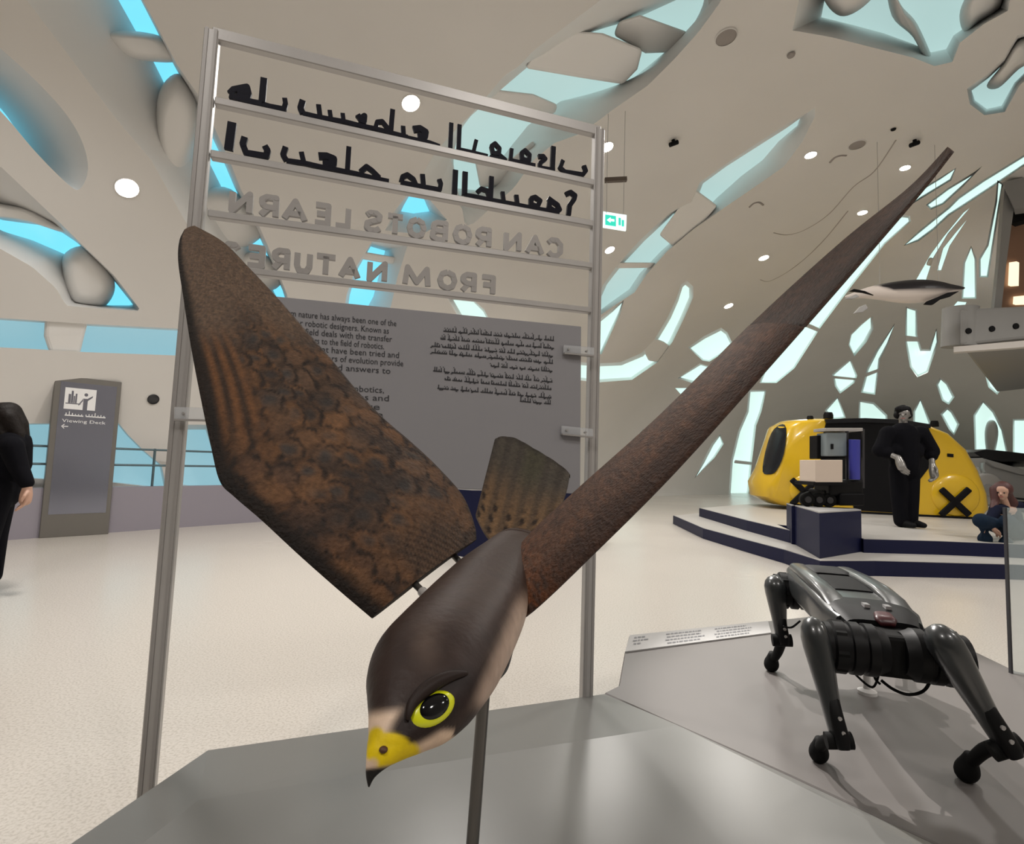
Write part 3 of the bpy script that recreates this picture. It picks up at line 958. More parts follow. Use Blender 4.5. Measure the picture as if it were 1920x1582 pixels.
fin('brow', bm, mat('dark_brow_paint', srgb(34, 24, 21), 0.55, spec=0.2), body, True)
np_, nn = on_body(719, 1405)
bm = bmesh.new()
ball(bm, np_, 0.0030, 10, 6, (1, 1, 0.7))
fin('nostril', bm, mat('nostril_brown', srgb(70, 40, 20), 0.6), body, True)

# ---- wings
def wing(name, LE, TE, th, nspan, nch, colfn):
    """LE / TE: lists of (px, py, depth); th: thickness along span"""
    le = catmull(LE, 8); te = catmull(TE, 8)
    def at(c, t):
        L = [0.0]
        Q = [P(*p) for p in c]
        for a, b in zip(Q, Q[1:]): L.append(L[-1] + (b - a).length)
        s = t * L[-1]
        for i in range(len(Q) - 1):
            if s <= L[i + 1] + 1e-9:
                return Q[i].lerp(Q[i + 1], (s - L[i]) / max(1e-9, L[i + 1] - L[i]))
        return Q[-1]
    bm = bmesh.new()
    uvs = []
    grid = []
    for i in range(nspan + 1):
        t = i / nspan
        a, b = at(le, t), at(te, t)
        a2, b2 = at(le, min(1, t + 0.01)), at(te, min(1, t + 0.01))
        a1, b1 = at(le, max(0, t - 0.01)), at(te, max(0, t - 0.01))
        span = ((a2 + b2) - (a1 + b1)).normalized()
        ch = (b - a)
        up = span.cross(ch).normalized()
        if up.dot(CF) > 0: up = -up              # dorsal side faces the viewer
        ring = []
        T = interp([0, 0.5, 0.9, 1], [th, th * 0.6, th * 0.25, th * 0.1], t)
        for side in (1, -1):
            for j in range(nch + (1 if side == 1 else 0)):
                s = j / nch if side == 1 else 1 - (j + 1) / nch
                if side == -1 and j == nch - 1: continue
                yt = 2.4 * T * (0.2969 * math.sqrt(max(s, 0)) - 0.126 * s - 0.3516 * s ** 2 + 0.2843 * s ** 3 - 0.098 * s ** 4) * 2.0
                cam_ = 0.35 * T * math.sin(PI * s)
                edge = 0.0012
                # wavy relief of feather rows on the dorsal side
                p = a + ch * s + up * (cam_ + side * (yt / 2 + edge * (1 if 0 < s < 1 else 0)))
                ring.append(bm.verts.new(p))
                uvs.append((t, s, side))
        grid.append(ring)
    n = len(grid[0])
    for r0, r1 in zip(grid, grid[1:]):
        for k in range(n):
            bm.faces.new((r0[k], r0[(k + 1) % n], r1[(k + 1) % n], r1[k]))
    bm.faces.new(grid[0][::-1]); bm.faces.new(grid[-1])
    o = fin(name, bm, M_FEATHER, falcon, True, auto=50)
    setcol(o, lambda i, co: colfn(*uvs[i]))
    return o
random.seed(5)
def hash2(i, j):
    return (math.sin(i * 127.1 + j * 311.7) * 43758.5453) % 1.0
C_OR, C_GB, C_ED = srgb(108, 76, 50), srgb(76, 62, 53), srgb(28, 21, 18)
def feather_col(t, s, side, dark=0.0):
    # rows of scallops run along the span, each feather a tongue with a dark crescent tip
    t0_, s0_ = t, s
    wa = 0.35 + 0.65 * sm(0.15, 0.5, s)
    t = t + wa * 0.016 * noise.noise((t * 11, s * 6, 1.7)) + 0.006 * noise.noise((t * 40, s * 22, 4.1))
    s = max(0.0, s + wa * 0.05 * noise.noise((t * 9, s * 5, 8.3)) + 0.014 * noise.noise((t * 36, s * 20, 2.2)))
    sj = s + 0.012 * math.sin(t * 60) + 0.01 * math.sin(t * 23 + 2)
    rowf = 9.0 * max(sj, 0.0) ** 0.9
    best = None
    for rr in (int(rowf), int(rowf) + 1):
        per = 0.046 + 0.012 * hash2(rr, 1)
        u = t / per + (0.5 if rr % 2 else 0.0) + hash2(rr, 3) * 0.4
        cu_ = math.floor(u) + 0.5
        du = (u - cu_) * 2.0
        dv = (rowf - rr + 0.6 + 0.35 * (hash2(rr, cu_) - 0.5)) * 1.15
        rad = math.sqrt(du * du * 0.8 + dv * dv)
        if best is None or rad < best[0]:
            best = (rad, rr, cu_, du, dv)
    rad, rr, cu_, du, dv = best
    h = hash2(rr * 1.3, cu_)
    c = mixc(C_OR, C_GB, h)
    c = mixc(c, srgb(92, 60, 37), sm(0.5, 0.05, s) * 0.6)
    inner = sm(0.14, 0.3, s) * sm(0.0, 0.12, t)
    c = mixc(c, srgb(52, 52, 52), 0.85 * sm(0.62, 0.15, rad) * (1 if hash2(cu_, rr + 9) > 0.4 else 0.1) * inner)
    arc = sm(0.60, 0.74, rad) * sm(1.02, 0.86, rad)
    c = mixc(c, C_ED, arc * 0.95 * (0.5 + 0.5 * sm(0.5, 0.1, abs(du)) if dv < 0.3 else 1))
    big = 0.5 + 0.5 * math.sin(t * 31 + s * 17) * math.sin(s * 23 - t * 11)
    c = mixc(c, srgb(48, 38, 32), 0.35 * big)
    blot = noise.noise((t0_ * 16, s0_ * 7, 5.5))
    c = mixc(c, srgb(40, 34, 32), 0.55 * sm(0.05, 0.5, blot))
    c = mixc(c, srgb(120, 86, 58), 0.35 * sm(-0.1, -0.5, blot))
    t, s = t0_, s0_
    # outer hand: plain grainy brown
    outer = sm(0.52, 0.70, t + 0.05 * math.sin(s * 9))
    gr = hash2(int(t * 400), int(s * 160))
    c = mixc(c, mixc(srgb(74, 62, 54), srgb(104, 84, 68), gr), outer)
    # elongated coverts near the wrist
    wr = sm(0.30, 0.42, t) * sm(0.66, 0.54, t) * sm(0.36, 0.22, s)
    st = 0.5 + 0.5 * math.sin(s * 75 + 3 * math.sin(t * 9))
    c = mixc(c, mixc(srgb(108, 72, 44), srgb(44, 34, 28), st), wr * 0.9)
    c = mixc(c, srgb(22, 18, 16), sm(0.11, 0.03, s) * 0.95)
    c = mixc(c, srgb(34, 29, 26), sm(0.96, 1.0, s) * 0.6)
    rt_ = sm(0.12, 0.03, t) * sm(0.30, 0.40, s) * sm(0.9, 0.75, s)
    c = mixc(c, mixc(srgb(92, 72, 58), srgb(34, 26, 22), 0.5 + 0.5 * math.sin((s * 0.6 + t * 1.6) * 190)), rt_ * 0.85)
    if side < 0:
        c = mixc(srgb(120, 105, 92), srgb(60, 50, 44), 0.5 + 0.5 * math.sin(s * 40))
        c = mixc(c, srgb(50, 40, 36), 0.5)
    return c
def far_wing_col(t, s, side):
    c = mixc(srgb(96, 70, 56), srgb(66, 47, 38), hash2(int(t * 260), int(s * 14)))
    c = mixc(c, srgb(110, 76, 56), 0.5 * sm(0.6, 0.9, hash2(int(t * 130), int(s * 9))))
    c = mixc(c, srgb(48, 32, 25), 0.75 * sm(0.30, 0.12, s))
    c = mixc(c, srgb(120, 66, 30), 0.5 * sm(0.16, 0.02, t) * sm(0.3, 0.6, hash2(int(t * 200), int(s * 20))))
    if side < 0: c = mixc(c, srgb(40, 28, 23), 0.6)
    return c
def wd(x, y):      # depth of the left wing plane, 1/d is linear in the picture of any plane
    A, B_, C_ = (695, 1158, 1 / .56), (885, 1000, 1 / .71), (352, 440, 1 / .90)
    det = (B_[0] - A[0]) * (C_[1] - A[1]) - (C_[0] - A[0]) * (B_[1] - A[1])
    b = ((B_[2] - A[2]) * (C_[1] - A[1]) - (C_[2] - A[2]) * (B_[1] - A[1])) / det
    c = ((B_[0] - A[0]) * (C_[2] - A[2]) - (C_[0] - A[0]) * (B_[2] - A[2])) / det
    return 1 / (A[2] + b * (x - A[0]) + c * (y - A[1]))
LEp = [(697,1159),(630,1102),(560,1040),(490,975),(440,932),(412,902),(395,835),(376,745),(358,650),(344,560),(334,490),(336,452),(345,432)]
TEp = [(893,1012),(890,985),(868,930),(820,875),(770,828),(720,785),(672,735),(620,672),(570,615),(520,558),(470,505),(420,455),(365,424)]
wingL = wing('wing', [(x, y, wd(x, y)) for x, y in LEp], [(x, y, wd(x, y)) for x, y in TEp], 0.030, 190, 60, feather_col)
LEr = [(952,1178,.58),(1010,1135,.575),(1110,1040,.57),(1262,888,.565),(1440,690,.565),(1600,508,.57),(1720,368,.575),(1787,284,.58)]
TEr = [(930,1085,.70),(990,1005,.75),(1080,920,.79),(1240,776,.80),(1410,606,.78),(1580,452,.72),(1705,352,.65),(1778,276,.60)]
wingR = wing('wing', LEr, TEr, 0.026, 190, 60, far_wing_col)
# ---- tail fan
tb = [(892,968),(915,1008),(950,1030),(985,1028),(1022,1000)]
te_ = [(930,818),(965,824),(1000,843),(1035,864),(1069,886)]
td = lambda y: interp([820, 1030], [1.08, 0.86], y)
bm = bmesh.new()
rows = []
NV, NU = 40, 48
tuv = []
tn = None
for j in range(NV + 1):
    v = j / NV
    row = []
    for i in range(NU + 1):
        u = i / NU
        b0 = catmull(tb, 12)[int(u * 48)]; e0 = catmull(te_, 12)[int(u * 48)]
        bulge = math.sin(PI * v) * max(0, u - 0.5) * 20
        x, y = lerp(b0[0], e0[0], v) + bulge * 0.9, lerp(b0[1], e0[1], v)
        if v > 0.93:
            y += ((v - 0.93) / 0.07) ** 2 * (abs(u - 0.5) * 2) ** 6 * 8
        row.append((x, y, td(y)))
    rows.append(row)
T3 = [[P(*q) for q in r] for r in rows]
nrm_t = (T3[0][NU] - T3[0][0]).cross(T3[NV][0] - T3[0][0]).normalized()
if nrm_t.dot(CF) > 0: nrm_t = -nrm_t
fr, bk = [], []
for j, r in enumerate(T3):
    for i, p in enumerate(r):
        u = i / NU
        rip = 0.0012 * abs(math.sin(u * PI * 6))
        fr.append(bm.verts.new(p + nrm_t * (0.004 + rip)))
        tuv.append((u, j / NV))
for j, r in enumerate(T3):
    for i, p in enumerate(r):
        bk.append(bm.verts.new(p - nrm_t * 0.004))
        tuv.append((i / NU, j / NV))
W1 = NU + 1
for j in range(NV):
    for i in range(NU):
        k = j * W1 + i
        bm.faces.new((fr[k], fr[k + 1], fr[k + W1 + 1], fr[k + W1]))
        bm.faces.new((bk[k + W1], bk[k + W1 + 1], bk[k + 1], bk[k]))
def wallq(idx):
    for a, b in zip(idx, idx[1:]):
        bm.faces.new((fr[a], bk[a], bk[b], fr[b]))
wallq(list(range(W1))); wallq([NV * W1 + i for i in range(W1)])
wallq([j * W1 for j in range(NV + 1)]); wallq([j * W1 + NU for j in range(NV + 1)])
tail = fin('tail', bm, M_FEATHER, falcon, True, auto=40)
def tail_col(i, co):
    u, v = tuv[i]
    c = mixc(srgb(104, 80, 56), srgb(70, 64, 56), sm(0.25, 0.8, v))
    c = mixc(c, srgb(50, 44, 40), 0.5 * sm(0.25, 0.9, 0.5 + 0.5 * math.sin(u * 38)))
    c = mixc(c, srgb(66, 66, 44), sm(0.18, 0.05, abs(u - 0.55)) * sm(0.5, 0.8, v) * 0.4)
    # dark drop marks near the base
    gu, gv = u * 6, v * 9
    du, dv = gu - (math.floor(gu) + 0.5 + 0.3 * (hash2(math.floor(gu), math.floor(gv)) - 0.5)), gv - (math.floor(gv) + 0.5)
    c = mixc(c, srgb(34, 24, 18), sm(0.36, 0.2, math.hypot(du * 1.4, dv * 0.9)) * sm(0.45, 0.3, v))
    c = mixc(c, srgb(40, 36, 34), sm(0.94, 1.0, v) * 0.6 + 0.6 * sm(0.05, 0.0, u))
    return c
setcol(tail, tail_col)
# ---- connecting rods, cable, stand rod
M_ROD = mat('dark_steel_rod', (0.10, 0.095, 0.09), 0.32, 0.8)
for a, b in (((762, 1078, .625), (812, 1130, .56)), ((840, 1030, .68), (885, 1078, .64))):
    bm = bmesh.new()
    cyl(bm, P(*a), P(*b), 0.0040, 12)
    o = fin('wing_rod', bm, M_ROD, falcon, True, auto=40)
    bm = bmesh.new()
    q0, q1 = P(*a).lerp(P(*b), 0.62), P(*a).lerp(P(*b), 0.8)
    cyl(bm, q0, q1, 0.0055, 12)
    fin('rod_collar', bm, M_STEEL, o, True, auto=40)
rod_top = P(906, 1235, 0.56)
rod_px = P(903, 1312, 0.58)
bm = bmesh.new()
base_r = Vector((rod_px.x - 0.022, rod_px.y, HF + 0.0006))
cyl(bm, base_r, Vector((rod_px.x + 0.004, rod_px.y, rod_top.z)), 0.0068, 16)
fin('stand_rod', bm, M_ROD, falcon, True, auto=40)
bm = bmesh.new()
cyl(bm, base_r, base_r + Vector((0, 0, 0.008)), 0.05, 24)
fin('stand_foot', bm, M_ROD, falcon, True, auto=40)
bm = bmesh.new()
tube(bm, [P(x, y, d) for x, y, d in catmull([(962, 1205, .53), (958, 1225, .52), (950, 1252, .505), (938, 1268, .495), (925, 1278, .49)], 5)], 0.0016, 8)
fin('signal_cable', bm, mat('black_cable', (0.02, 0.02, 0.02), 0.5), falcon, True)
# ================================================================== four-legged walking robot
M_GREYGL = mat('dark_grey_gloss_shell', (0.024, 0.026, 0.027), 0.3, 0.1, coat=0.25)
M_BLKPL = mat('black_plastic', (0.003, 0.003, 0.0035), 0.5, spec=0.18)
M_RUB = mat('black_rubber', (0.004, 0.004, 0.004), 0.7, spec=0.15)
M_RED = mat('dark_red_plastic', (0.035, 0.003, 0.005), 0.4)
F1, F2, R1 = onz(1535, 1428, HP), onz(1812, 1464, HP), onz(1446, 1258, HP)
F1.z = F2.z = R1.z = HP
dog = thing('robot_dog', 'dark grey four-legged walking robot standing on the pale plinth', 'robot dog', (F1 + F2) / 2)
df = (F1 - R1).normalized()
dsd = (F2 - F1); dsd = (dsd - df * dsd.dot(df)).normalized()
dup = Vector((0, 0, 1))
dc = (F1 + F2) / 2 - df * 0.02                   # under the front axle, on the plinth
def D(x, y, z):                              # x forward, y towards F2 side, z above plinth
    q = dc + df * x + dsd * y
    return Vector((q.x, q.y, HP + z))
# torso shell: superellipse sections from rump to front
bm = bmesh.new()
secs = [(-0.83, 0.085, 0.385, 0.04), (-0.80, 0.115, 0.392, 0.06), (-0.70, 0.132, 0.395, 0.066), (-0.55, 0.138, 0.396, 0.066), (-0.40, 0.142, 0.396, 0.064), (-0.25, 0.145, 0.394, 0.06), (-0.12, 0.14, 0.39, 0.052), (-0.05, 0.12, 0.386, 0.04)]
loft(bm, [ring_pts(D(x, 0, z), dsd, dup, hw, hh, 36, 5.0) for x, hw, z, hh in secs])
torso = fin('torso', bm, M_GREYGL, dog, True, auto=35)
# raised side rails and sunk top deck
for s in (-1, 1):
    bm = bmesh.new()
    loft(bm, [ring_pts(D(x, s * y, z), dsd, dup, 0.034, h, 16, 3.0) for x, y, z, h in ((-0.78, 0.07, 0.44, 0.012), (-0.70, 0.088, 0.455, 0.020), (-0.5, 0.096, 0.458, 0.020), (-0.32, 0.098, 0.455, 0.020), (-0.2, 0.095, 0.446, 0.016), (-0.12, 0.09, 0.43, 0.008))])
    fin('side_rail', bm, M_GREYGL, torso, True, auto=40)
bm = bmesh.new()
loft(bm, [ring_pts(D(x, 0, z), dsd, dup, w_, 0.014, 16, 5) for x, w_, z in ((-0.76, 0.06, 0.448), (-0.68, 0.07, 0.462), (-0.56, 0.07, 0.464), (-0.54, 0.066, 0.455))])
fin('rear_hatch', bm, M_BLKPL, torso, True, auto=40)
bm = bmesh.new()
loft(bm, [ring_pts(D(x, 0, z), dsd, dup, 0.062, 0.008, 16, 5) for x, z in ((-0.5, 0.461), (-0.36, 0.459), (-0.28, 0.452))])
fin('handle_recess', bm, M_RUB, torso, True, auto=40)
bm = bmesh.new()
loft(bm, [ring_pts(D(x, 0, z), dsd, dup, w_, h_, 20, 4) for x, w_, z, h_ in ((-0.24, 0.118, 0.428, 0.02), (-0.16, 0.125, 0.424, 0.026), (-0.08, 0.12, 0.412, 0.030), (-0.02, 0.10, 0.395, 0.026))])
head = fin('front_visor', bm, M_BLKPL, dog, True, auto=40)
bm = bmesh.new()
loft(bm, [ring_pts(D(x, 0.01, z), dsd, dup, w_, 0.010, 14, 3) for x, w_, z in ((-0.05, 0.024, 0.434), (-0.022, 0.030, 0.424), (-0.006, 0.020, 0.414))])
fin('red_lamp', bm, M_RED, head, True)
for s in (-1, 1):
    bm = bmesh.new()
    box(bm, D(-0.10, s * 0.03 + 0.01, 0.448), (0.03, 0.016, 0.01), Matrix((df, dsd, dup)).transposed())
    fin('sensor_window', bm, mat('grey_sensor_glass', (0.25, 0.24, 0.24), 0.2), head)
# hip drums: ribbed cylinders across the body, front and rear
for xx, lab in ((0.045, 'f'), (-0.72, 'r')):
    for s in (-1, 1):
        bm = bmesh.new()
        prof = [(0.02, .060), (0.045, .070), (0.05, .074), (0.075, .074), (0.078, .067), (0.088, .067), (0.09, .075), (0.115, .075), (0.118, .068), (0.128, .068), (0.13, .076), (0.16, .076), (0.165, .068), (0.18, .068), (0.185, .05)]
        tube(bm, [D(xx + 0.005, s * y, 0.35) for y, r in prof], [r for y, r in prof], 26, True)
        h_ = fin('hip_drum', bm, M_BLKPL, dog, True, auto=30)
        bm = bmesh.new()
        for k in range(8):
            a = 2 * PI * k / 8
            p = D(xx + 0.005 + 0.066 * math.cos(a), s * 0.132, 0.35 + 0.066 * math.sin(a))
            cyl(bm, p, p + dsd * s * 0.028, 0.0125, 8)
        fin('cooling_ribs', bm, M_RUB, h_)['kind'] = 'stuff'
bm = bmesh.new()
box(bm, D(0.03, 0, 0.345), (0.11, 0.12, 0.12), Matrix((df, dsd, dup)).transposed())
fin('chest_block', bm, M_RUB, dog, bevel=0.012)
bm = bmesh.new()
box(bm, D(-0.36, 0, 0.335), (0.6, 0.2, 0.05), Matrix((df, dsd, dup)).transposed())
fin('belly_plate', bm, M_BLKPL, dog, bevel=0.015)
# legs
def leg(hip, kn, ft, rw, bow):
    th = thing('leg', None, None, (0, 0, 0)); th.parent = dog; th.matrix_parent_inverse = dog.matrix_basis.inverted()
    hip, kn, ft = Vector(hip), Vector(kn), Vector(ft)
    ax = (kn - hip).normalized()
    side = dsd - ax * dsd.dot(ax); side.normalize()
    fw = side.cross(ax).normalized()
    bm = bmesh.new()
    prof = [(-0.20, 0.15), (-0.17, 0.55), (-0.10, 0.86), (0.0, 1.0), (0.12, 0.98), (0.35, 0.84), (0.6, 0.68), (0.85, 0.58), (0.97, 0.52), (1.03, 0.36), (1.05, 0.1)]
    L = (kn - hip).length
    loft(bm, [ring_pts(hip + ax * t * L, side, fw, rw * k * 0.85, rw * k, 20, 2.3) for t, k in prof])
    fin('thigh', bm, M_GREYGL, th, True)
    bm = bmesh.new()
    loft(bm, [ring_pts(hip + ax * t * L - CF * rw * 0.36 + fw * 0, side, fw, rw * 0.42 * k, rw * 0.4 * k, 14, 3) for t, k in ((0.55, .5), (0.6, .9), (0.8, 1.0), (0.98, 1.1), (1.05, .8))])
    fin('knee_motor_cover', bm, M_BLKPL, th, True, auto=40)
    bm = bmesh.new()
    cyl(bm, kn - side * rw * 0.75, kn + side * rw * 0.75, rw * 0.5, 18)
    k_ = fin('knee_joint', bm, M_RUB, th, True, auto=40)
    for j in (0.74, 0.87):
        bm = bmesh.new()
        q = hip + ax * j * L - CF * rw * 0.72
        cyl(bm, q, q - CF * rw * 0.12, rw * 0.12, 8)
        fin('bolt', bm, M_STEEL, k_, True, auto=40)
    bm = bmesh.new()
    mid = (kn + ft) / 2 + Vector(bow)
    q = catmull([tuple(kn), tuple(mid), tuple(ft + Vector((0, 0, rw * 0.35)))], 6)
    tube(bm, q, [lerp(rw * 0.42, rw * 0.30, i / (len(q) - 1)) for i in range(len(q))], 12)
    fin('shank', bm, M_RUB, th, True, auto=50)
    bm = bmesh.new()
    pr = [(-0.42, 0.08), (-0.40, 0.26), (-0.30, 0.42), (-0.12, 0.54), (0.1, 0.60), (0.32, 0.60), (0.55, 0.54), (0.8, 0.44), (1.05, 0.36), (1.25, 0.30)]
    lean = (mid - ft); lean.z = 0
    tube(bm, [ft + Vector((0, 0, rw * a_)) + lean * max(0, a_) * 0.22 for a_, b_ in pr], [rw * b_ for a_, b_ in pr], 22, up=Vector((0, 1, 0)))
    fin('foot', bm, M_RUB, th, True)
zf = HP + 0.0215
def fpos(p, r): return Vector((p.x, p.y, HP + r * 0.42))
leg(P(1528, 1192, 1.60), P(1573, 1388, 1.50), fpos(F1, 0.045), 0.045, CR * -0.012 + CU * 0.02)
leg(P(1772, 1208, 1.47), P(1886, 1400, 1.41), fpos(F2, 0.050), 0.050, CR * 0.0 + CU * 0.03)
leg(P(1453, 1098, 2.30), P(1466, 1200, 2.24), fpos(R1, 0.05), 0.05, CR * 0.004 + CU * 0.0)
r2 = onz(1690, 1228, HP)
leg(D(-0.72, 0.20, 0.33), D(-0.80, 0.22, 0.18), fpos(r2, 0.045), 0.045, Vector((0, 0, 0.0)))
# cables slung below and the white support foot
for pts, r in (([(1588, 1245, 1.62), (1610, 1270, 1.62), (1635, 1288, 1.62), (1646, 1270, 1.62), (1650, 1240, 1.64)], .0035), ([(1636, 1240, 1.63), (1640, 1270, 1.62), (1650, 1282, 1.6)], .0035),
               ([(1652, 1275, 1.6), (1675, 1292, 1.58), (1705, 1302, 1.56), (1735, 1292, 1.55), (1752, 1255, 1.54)], .0045), ([(1468, 1174, 2.2), (1484, 1176, 2.18), (1500, 1164, 2.15)], .004)):
    bm = bmesh.new()
    tube(bm, [P(*q) for q in catmull(pts, 6)], r, 8)
    fin('cable', bm, M_RUB, dog, True)
bm = bmesh.new()
sb = onz(1626, 1300, HP)
sb = Vector((sb.x, sb.y, HP))
tube(bm, [sb, sb + dup * 0.012, sb + dup * 0.02, sb + dup * 0.20], [0.035, 0.034, 0.014, 0.011], 16)
fin('support_stand', bm, mat('white_stand', (0.55, 0.54, 0.53), 0.4), dog, True, auto=40)
# ================================================================== background: platform, vehicle, robots, people, signs
M_TREAD = mat('pale_platform_top', (0.50, 0.48, 0.45), 0.35)
ZP = 0.36
plat = thing('stepped_platform', 'low navy-edged stepped platform with pale treads under the yellow vehicle', 'platform')
dv = Vector((0.25, 1, 0)).normalized()
lo = [onz(1262, 966, 0.18), onz(1318, 990, 0.18), onz(1400, 1012, 0.18), onz(1470, 1030, 0.18), onz(1537, 1051, 0.18), onz(1640, 1051, 0.18), onz(1900, 1058, 0.18)]
hi = [onz(1311, 952, ZP), onz(1400, 975, ZP), onz(1481, 994, ZP), onz(1481, 994, ZP) + dv * 0.85, onz(1619, 1010, ZP) + dv * 0.85, onz(1619, 1010, ZP), onz(1760, 1014, ZP), onz(1910, 1020, ZP)]
def slab(outline, z0, z1, nm, xt):
    far = [Vector((outline[-1].x + 6, outline[-1].y - 0.6, 0)), Vector((20, 14, 0)), Vector((15, 18, 0)), Vector((outline[0].x + 3.5, outline[0].y + 3.5, 0))]
    pts = [Vector((p.x, p.y, z1)) for p in outline + far]
    bm = bmesh.new()
    solid_poly(bm, pts, z0)
    o = fin(nm, bm, M_NAVY, plat)
    bm = bmesh.new()
    cen_ = sum(pts, Vector()) / len(pts)
    inn = [Vector((lerp(p.x, cen_.x, 0.004), lerp(p.y, cen_.y, 0.004), z1 + 0.006)) for p in pts]
    solid_poly(bm, inn, z1)
    fin('tread', bm, M_TREAD, o)
slab(lo, 0.0, 0.174, 'lower_step', 0)
slab(hi, 0.18, ZP - 0.006, 'upper_step', 0)

def hexa(name, label, pts, z0, z1, white=True):
    t = thing(name, label, 'plinth')
    bm = bmesh.new()
    solid_poly(bm, [Vector((p.x, p.y, z1)) for p in pts], z0)
    fin('plinth_body', bm, M_NAVY, t)
    bm = bmesh.new()
    solid_poly(bm, [Vector((p.x, p.y, z1 + 0.015)) for p in pts], z1)
    fin('top_plate', bm, M_WHITE, t)
    return t
b0, b1, b2 = onz(1485, 1017, 0.182), onz(1537, 1047, 0.182), onz(1616, 1034, 0.182)
hexa('navy_plinth', 'navy six-sided plinth in front of the yellow vehicle carrying the wheeled robot', [b0, b1, b2, b2 + dv * 0.30, b1 + dv * 1.25, b0 + dv * 0.30], 0.182, 0.72)
m0, m1, m2 = onz(795, 1030, 0), onz(880, 1046, 0), onz(1088, 1036, 0)
hexa('navy_plinth', 'navy plinth with white top standing behind the falcon tail', [m0, m1, m2, m2 + Vector((0.3, 0.7, 0)), m1 + Vector((0.6, 1.4, 0)), m0 + Vector((-0.1, 0.8, 0))], 0, 0.84)

# ------------------------------------------------------------------ yellow pod vehicle
M_YELL = mat('yellow_car_paint', (0.70, 0.44, 0.012), 0.28, coat=0.5)
M_BGLS = mat('black_car_glass', (0.008, 0.009, 0.012), 0.25, spec=0.3)
M_MATT = mat('matt_black_trim', (0.004, 0.004, 0.005), 0.6, spec=0.15)
car = thing('pod_vehicle', 'yellow rounded driverless pod vehicle with open black middle and black crosses', 'vehicle')
G0, G1 = onz(1520, 958, ZP), onz(1845, 974, ZP)
KX = (G1 - G0).normalized(); KN = Vector((KX.y, -KX.x, 0))      # towards the viewer
if KN.dot(CF) > 0: KN = -KN
KW = 1.85
def kp(x, y, off=0.0): return onplane(x, y, G0 + KN * off, KN)
prof = [(1512,953),(1560,956),(1640,962),(1740,968),(1838,972),(1852,955),(1848,925),(1832,882),(1810,842),(1778,812),(1742,796),(1690,789),(1620,785),(1545,784),(1500,788),(1480,800),(1468,840),(1455,882),(1442,905),(1446,932),(1475,948)]
P0 = [kp(*p) for p in prof]
for p in P0: p.z = max(p.z, ZP + 0.03)
xm = sum((p - G0).dot(KX) for p in P0) / len(P0)
xs_ = [(p - G0).dot(KX) for p in P0]
xc = (min(xs_) + max(xs_)) / 2; xh = (max(xs_) - min(xs_)) / 2
rings = []
for v in [0, 0.03, 0.1, 0.25, 0.5, 0.75, 0.9, 0.97, 1.0]:
    bl = math.sin(PI * v) ** 0.5
    rg = []
    for p in P0:
        x = (p - G0).dot(KX); z = p.z
        e_ = (x - xc) / xh
        nx = xc + e_ * (xh + 0.28 * bl) - (1 - bl) * e_ * 0.10
        zz = z + (0.05 * bl if z > 1.0 else 0) - ((1 - bl) * 0.05 if z > 1.0 else 0)
        rg.append(G0 + KX * nx - KN * (v * KW) + Vector((0, 0, zz - G0.z)))
    rings.append(rg)
bm = bmesh.new()
loft(bm, rings)
shell_car = fin('body_shell', bm, M_YELL, car, True, auto=50)
def decal(name, poly, off, th, m, parent, bev=0.0):
    bm = bmesh.new()
    prism(bm, [kp(x, y, off) for x, y in poly], KN * th)
    return fin(name, bm, m, parent, bevel=bev)
door = decal('door_opening', [(1548,792),(1620,791),(1690,794),(1738,800),(1752,835),(1745,870),(1722,900),(1706,930),(1702,962),(1600,956),(1596,925),(1572,905),(1540,880),(1536,840)], -0.02, 0.05, M_MATT, car)
decal('roof_rim', [(1545,786),(1620,784),(1690,787),(1744,796),(1742,803),(1690,795),(1620,792),(1548,794)], 0.0, 0.06, M_BGLS, car)
# windscreen on the rounded front end
bm = bmesh.new()
wsp = [(1474,802),(1470,850),(1456,882),(1442,889),(1430,884),(1434,850),(1446,812),(1462,796)]
def front_pt(x, y, lift=0.02):
    rr_ = CAM
    h = bvc.ray_cast(CAM, ray(x, y).normalized())
    return (h[0] - ray(x, y).normalized() * lift) if h[0] else kp(x, y, 0.02)
bvc = BVHTree.FromPolygons([v.co.copy() for v in shell_car.data.vertices], [tuple(p.vertices) for p in shell_car.data.polygons])
pts = catmull(wsp, 3, True)
inner = [(x, y) for x in range(1430, 1478, 6) for y in range(798, 890, 7) if inside((x, y), [q[:2] for q in pts])]
allp = [q[:2] for q in pts] + inner
r3 = delaunay_2d_cdt([Vector(p) for p in allp], [(i, (i + 1) % len(pts)) for i in range(len(pts))], [], 1, 1e-4)
fv = [bm.verts.new(front_pt(p[0], p[1], 0.03)) for p in r3[0]]
bv_ = [bm.verts.new(front_pt(p[0], p[1], -0.03)) for p in r3[0]]
for f in r3[2]:
    bm.faces.new([fv[i] for i in f]); bm.faces.new([bv_[i] for i in f][::-1])
for a_, b_ in [e for e in r3[1] if sum(1 for f in r3[2] if e[0] in f and e[1] in f) == 1]:
    bm.faces.new((fv[a_], fv[b_], bv_[b_], bv_[a_]))
fin('windscreen', bm, M_BGLS, car, True, auto=40)
def cross(cx, cy, w_, h_, off, ball_=True):
    pa = thing('cross_mark', None, None); pa.parent = car
    for sx in (-1, 1):
        bm = bmesh.new()
        a, b = kp(cx - w_ * sx, cy - h_, off), kp(cx + w_ * sx, cy + h_, off)
        bar(bm, a, b, 0.13, 0.05, up=KN)
        fin('cross_bar', bm, M_MATT, pa, bevel=0.05, segs=3)
bm = bmesh.new()
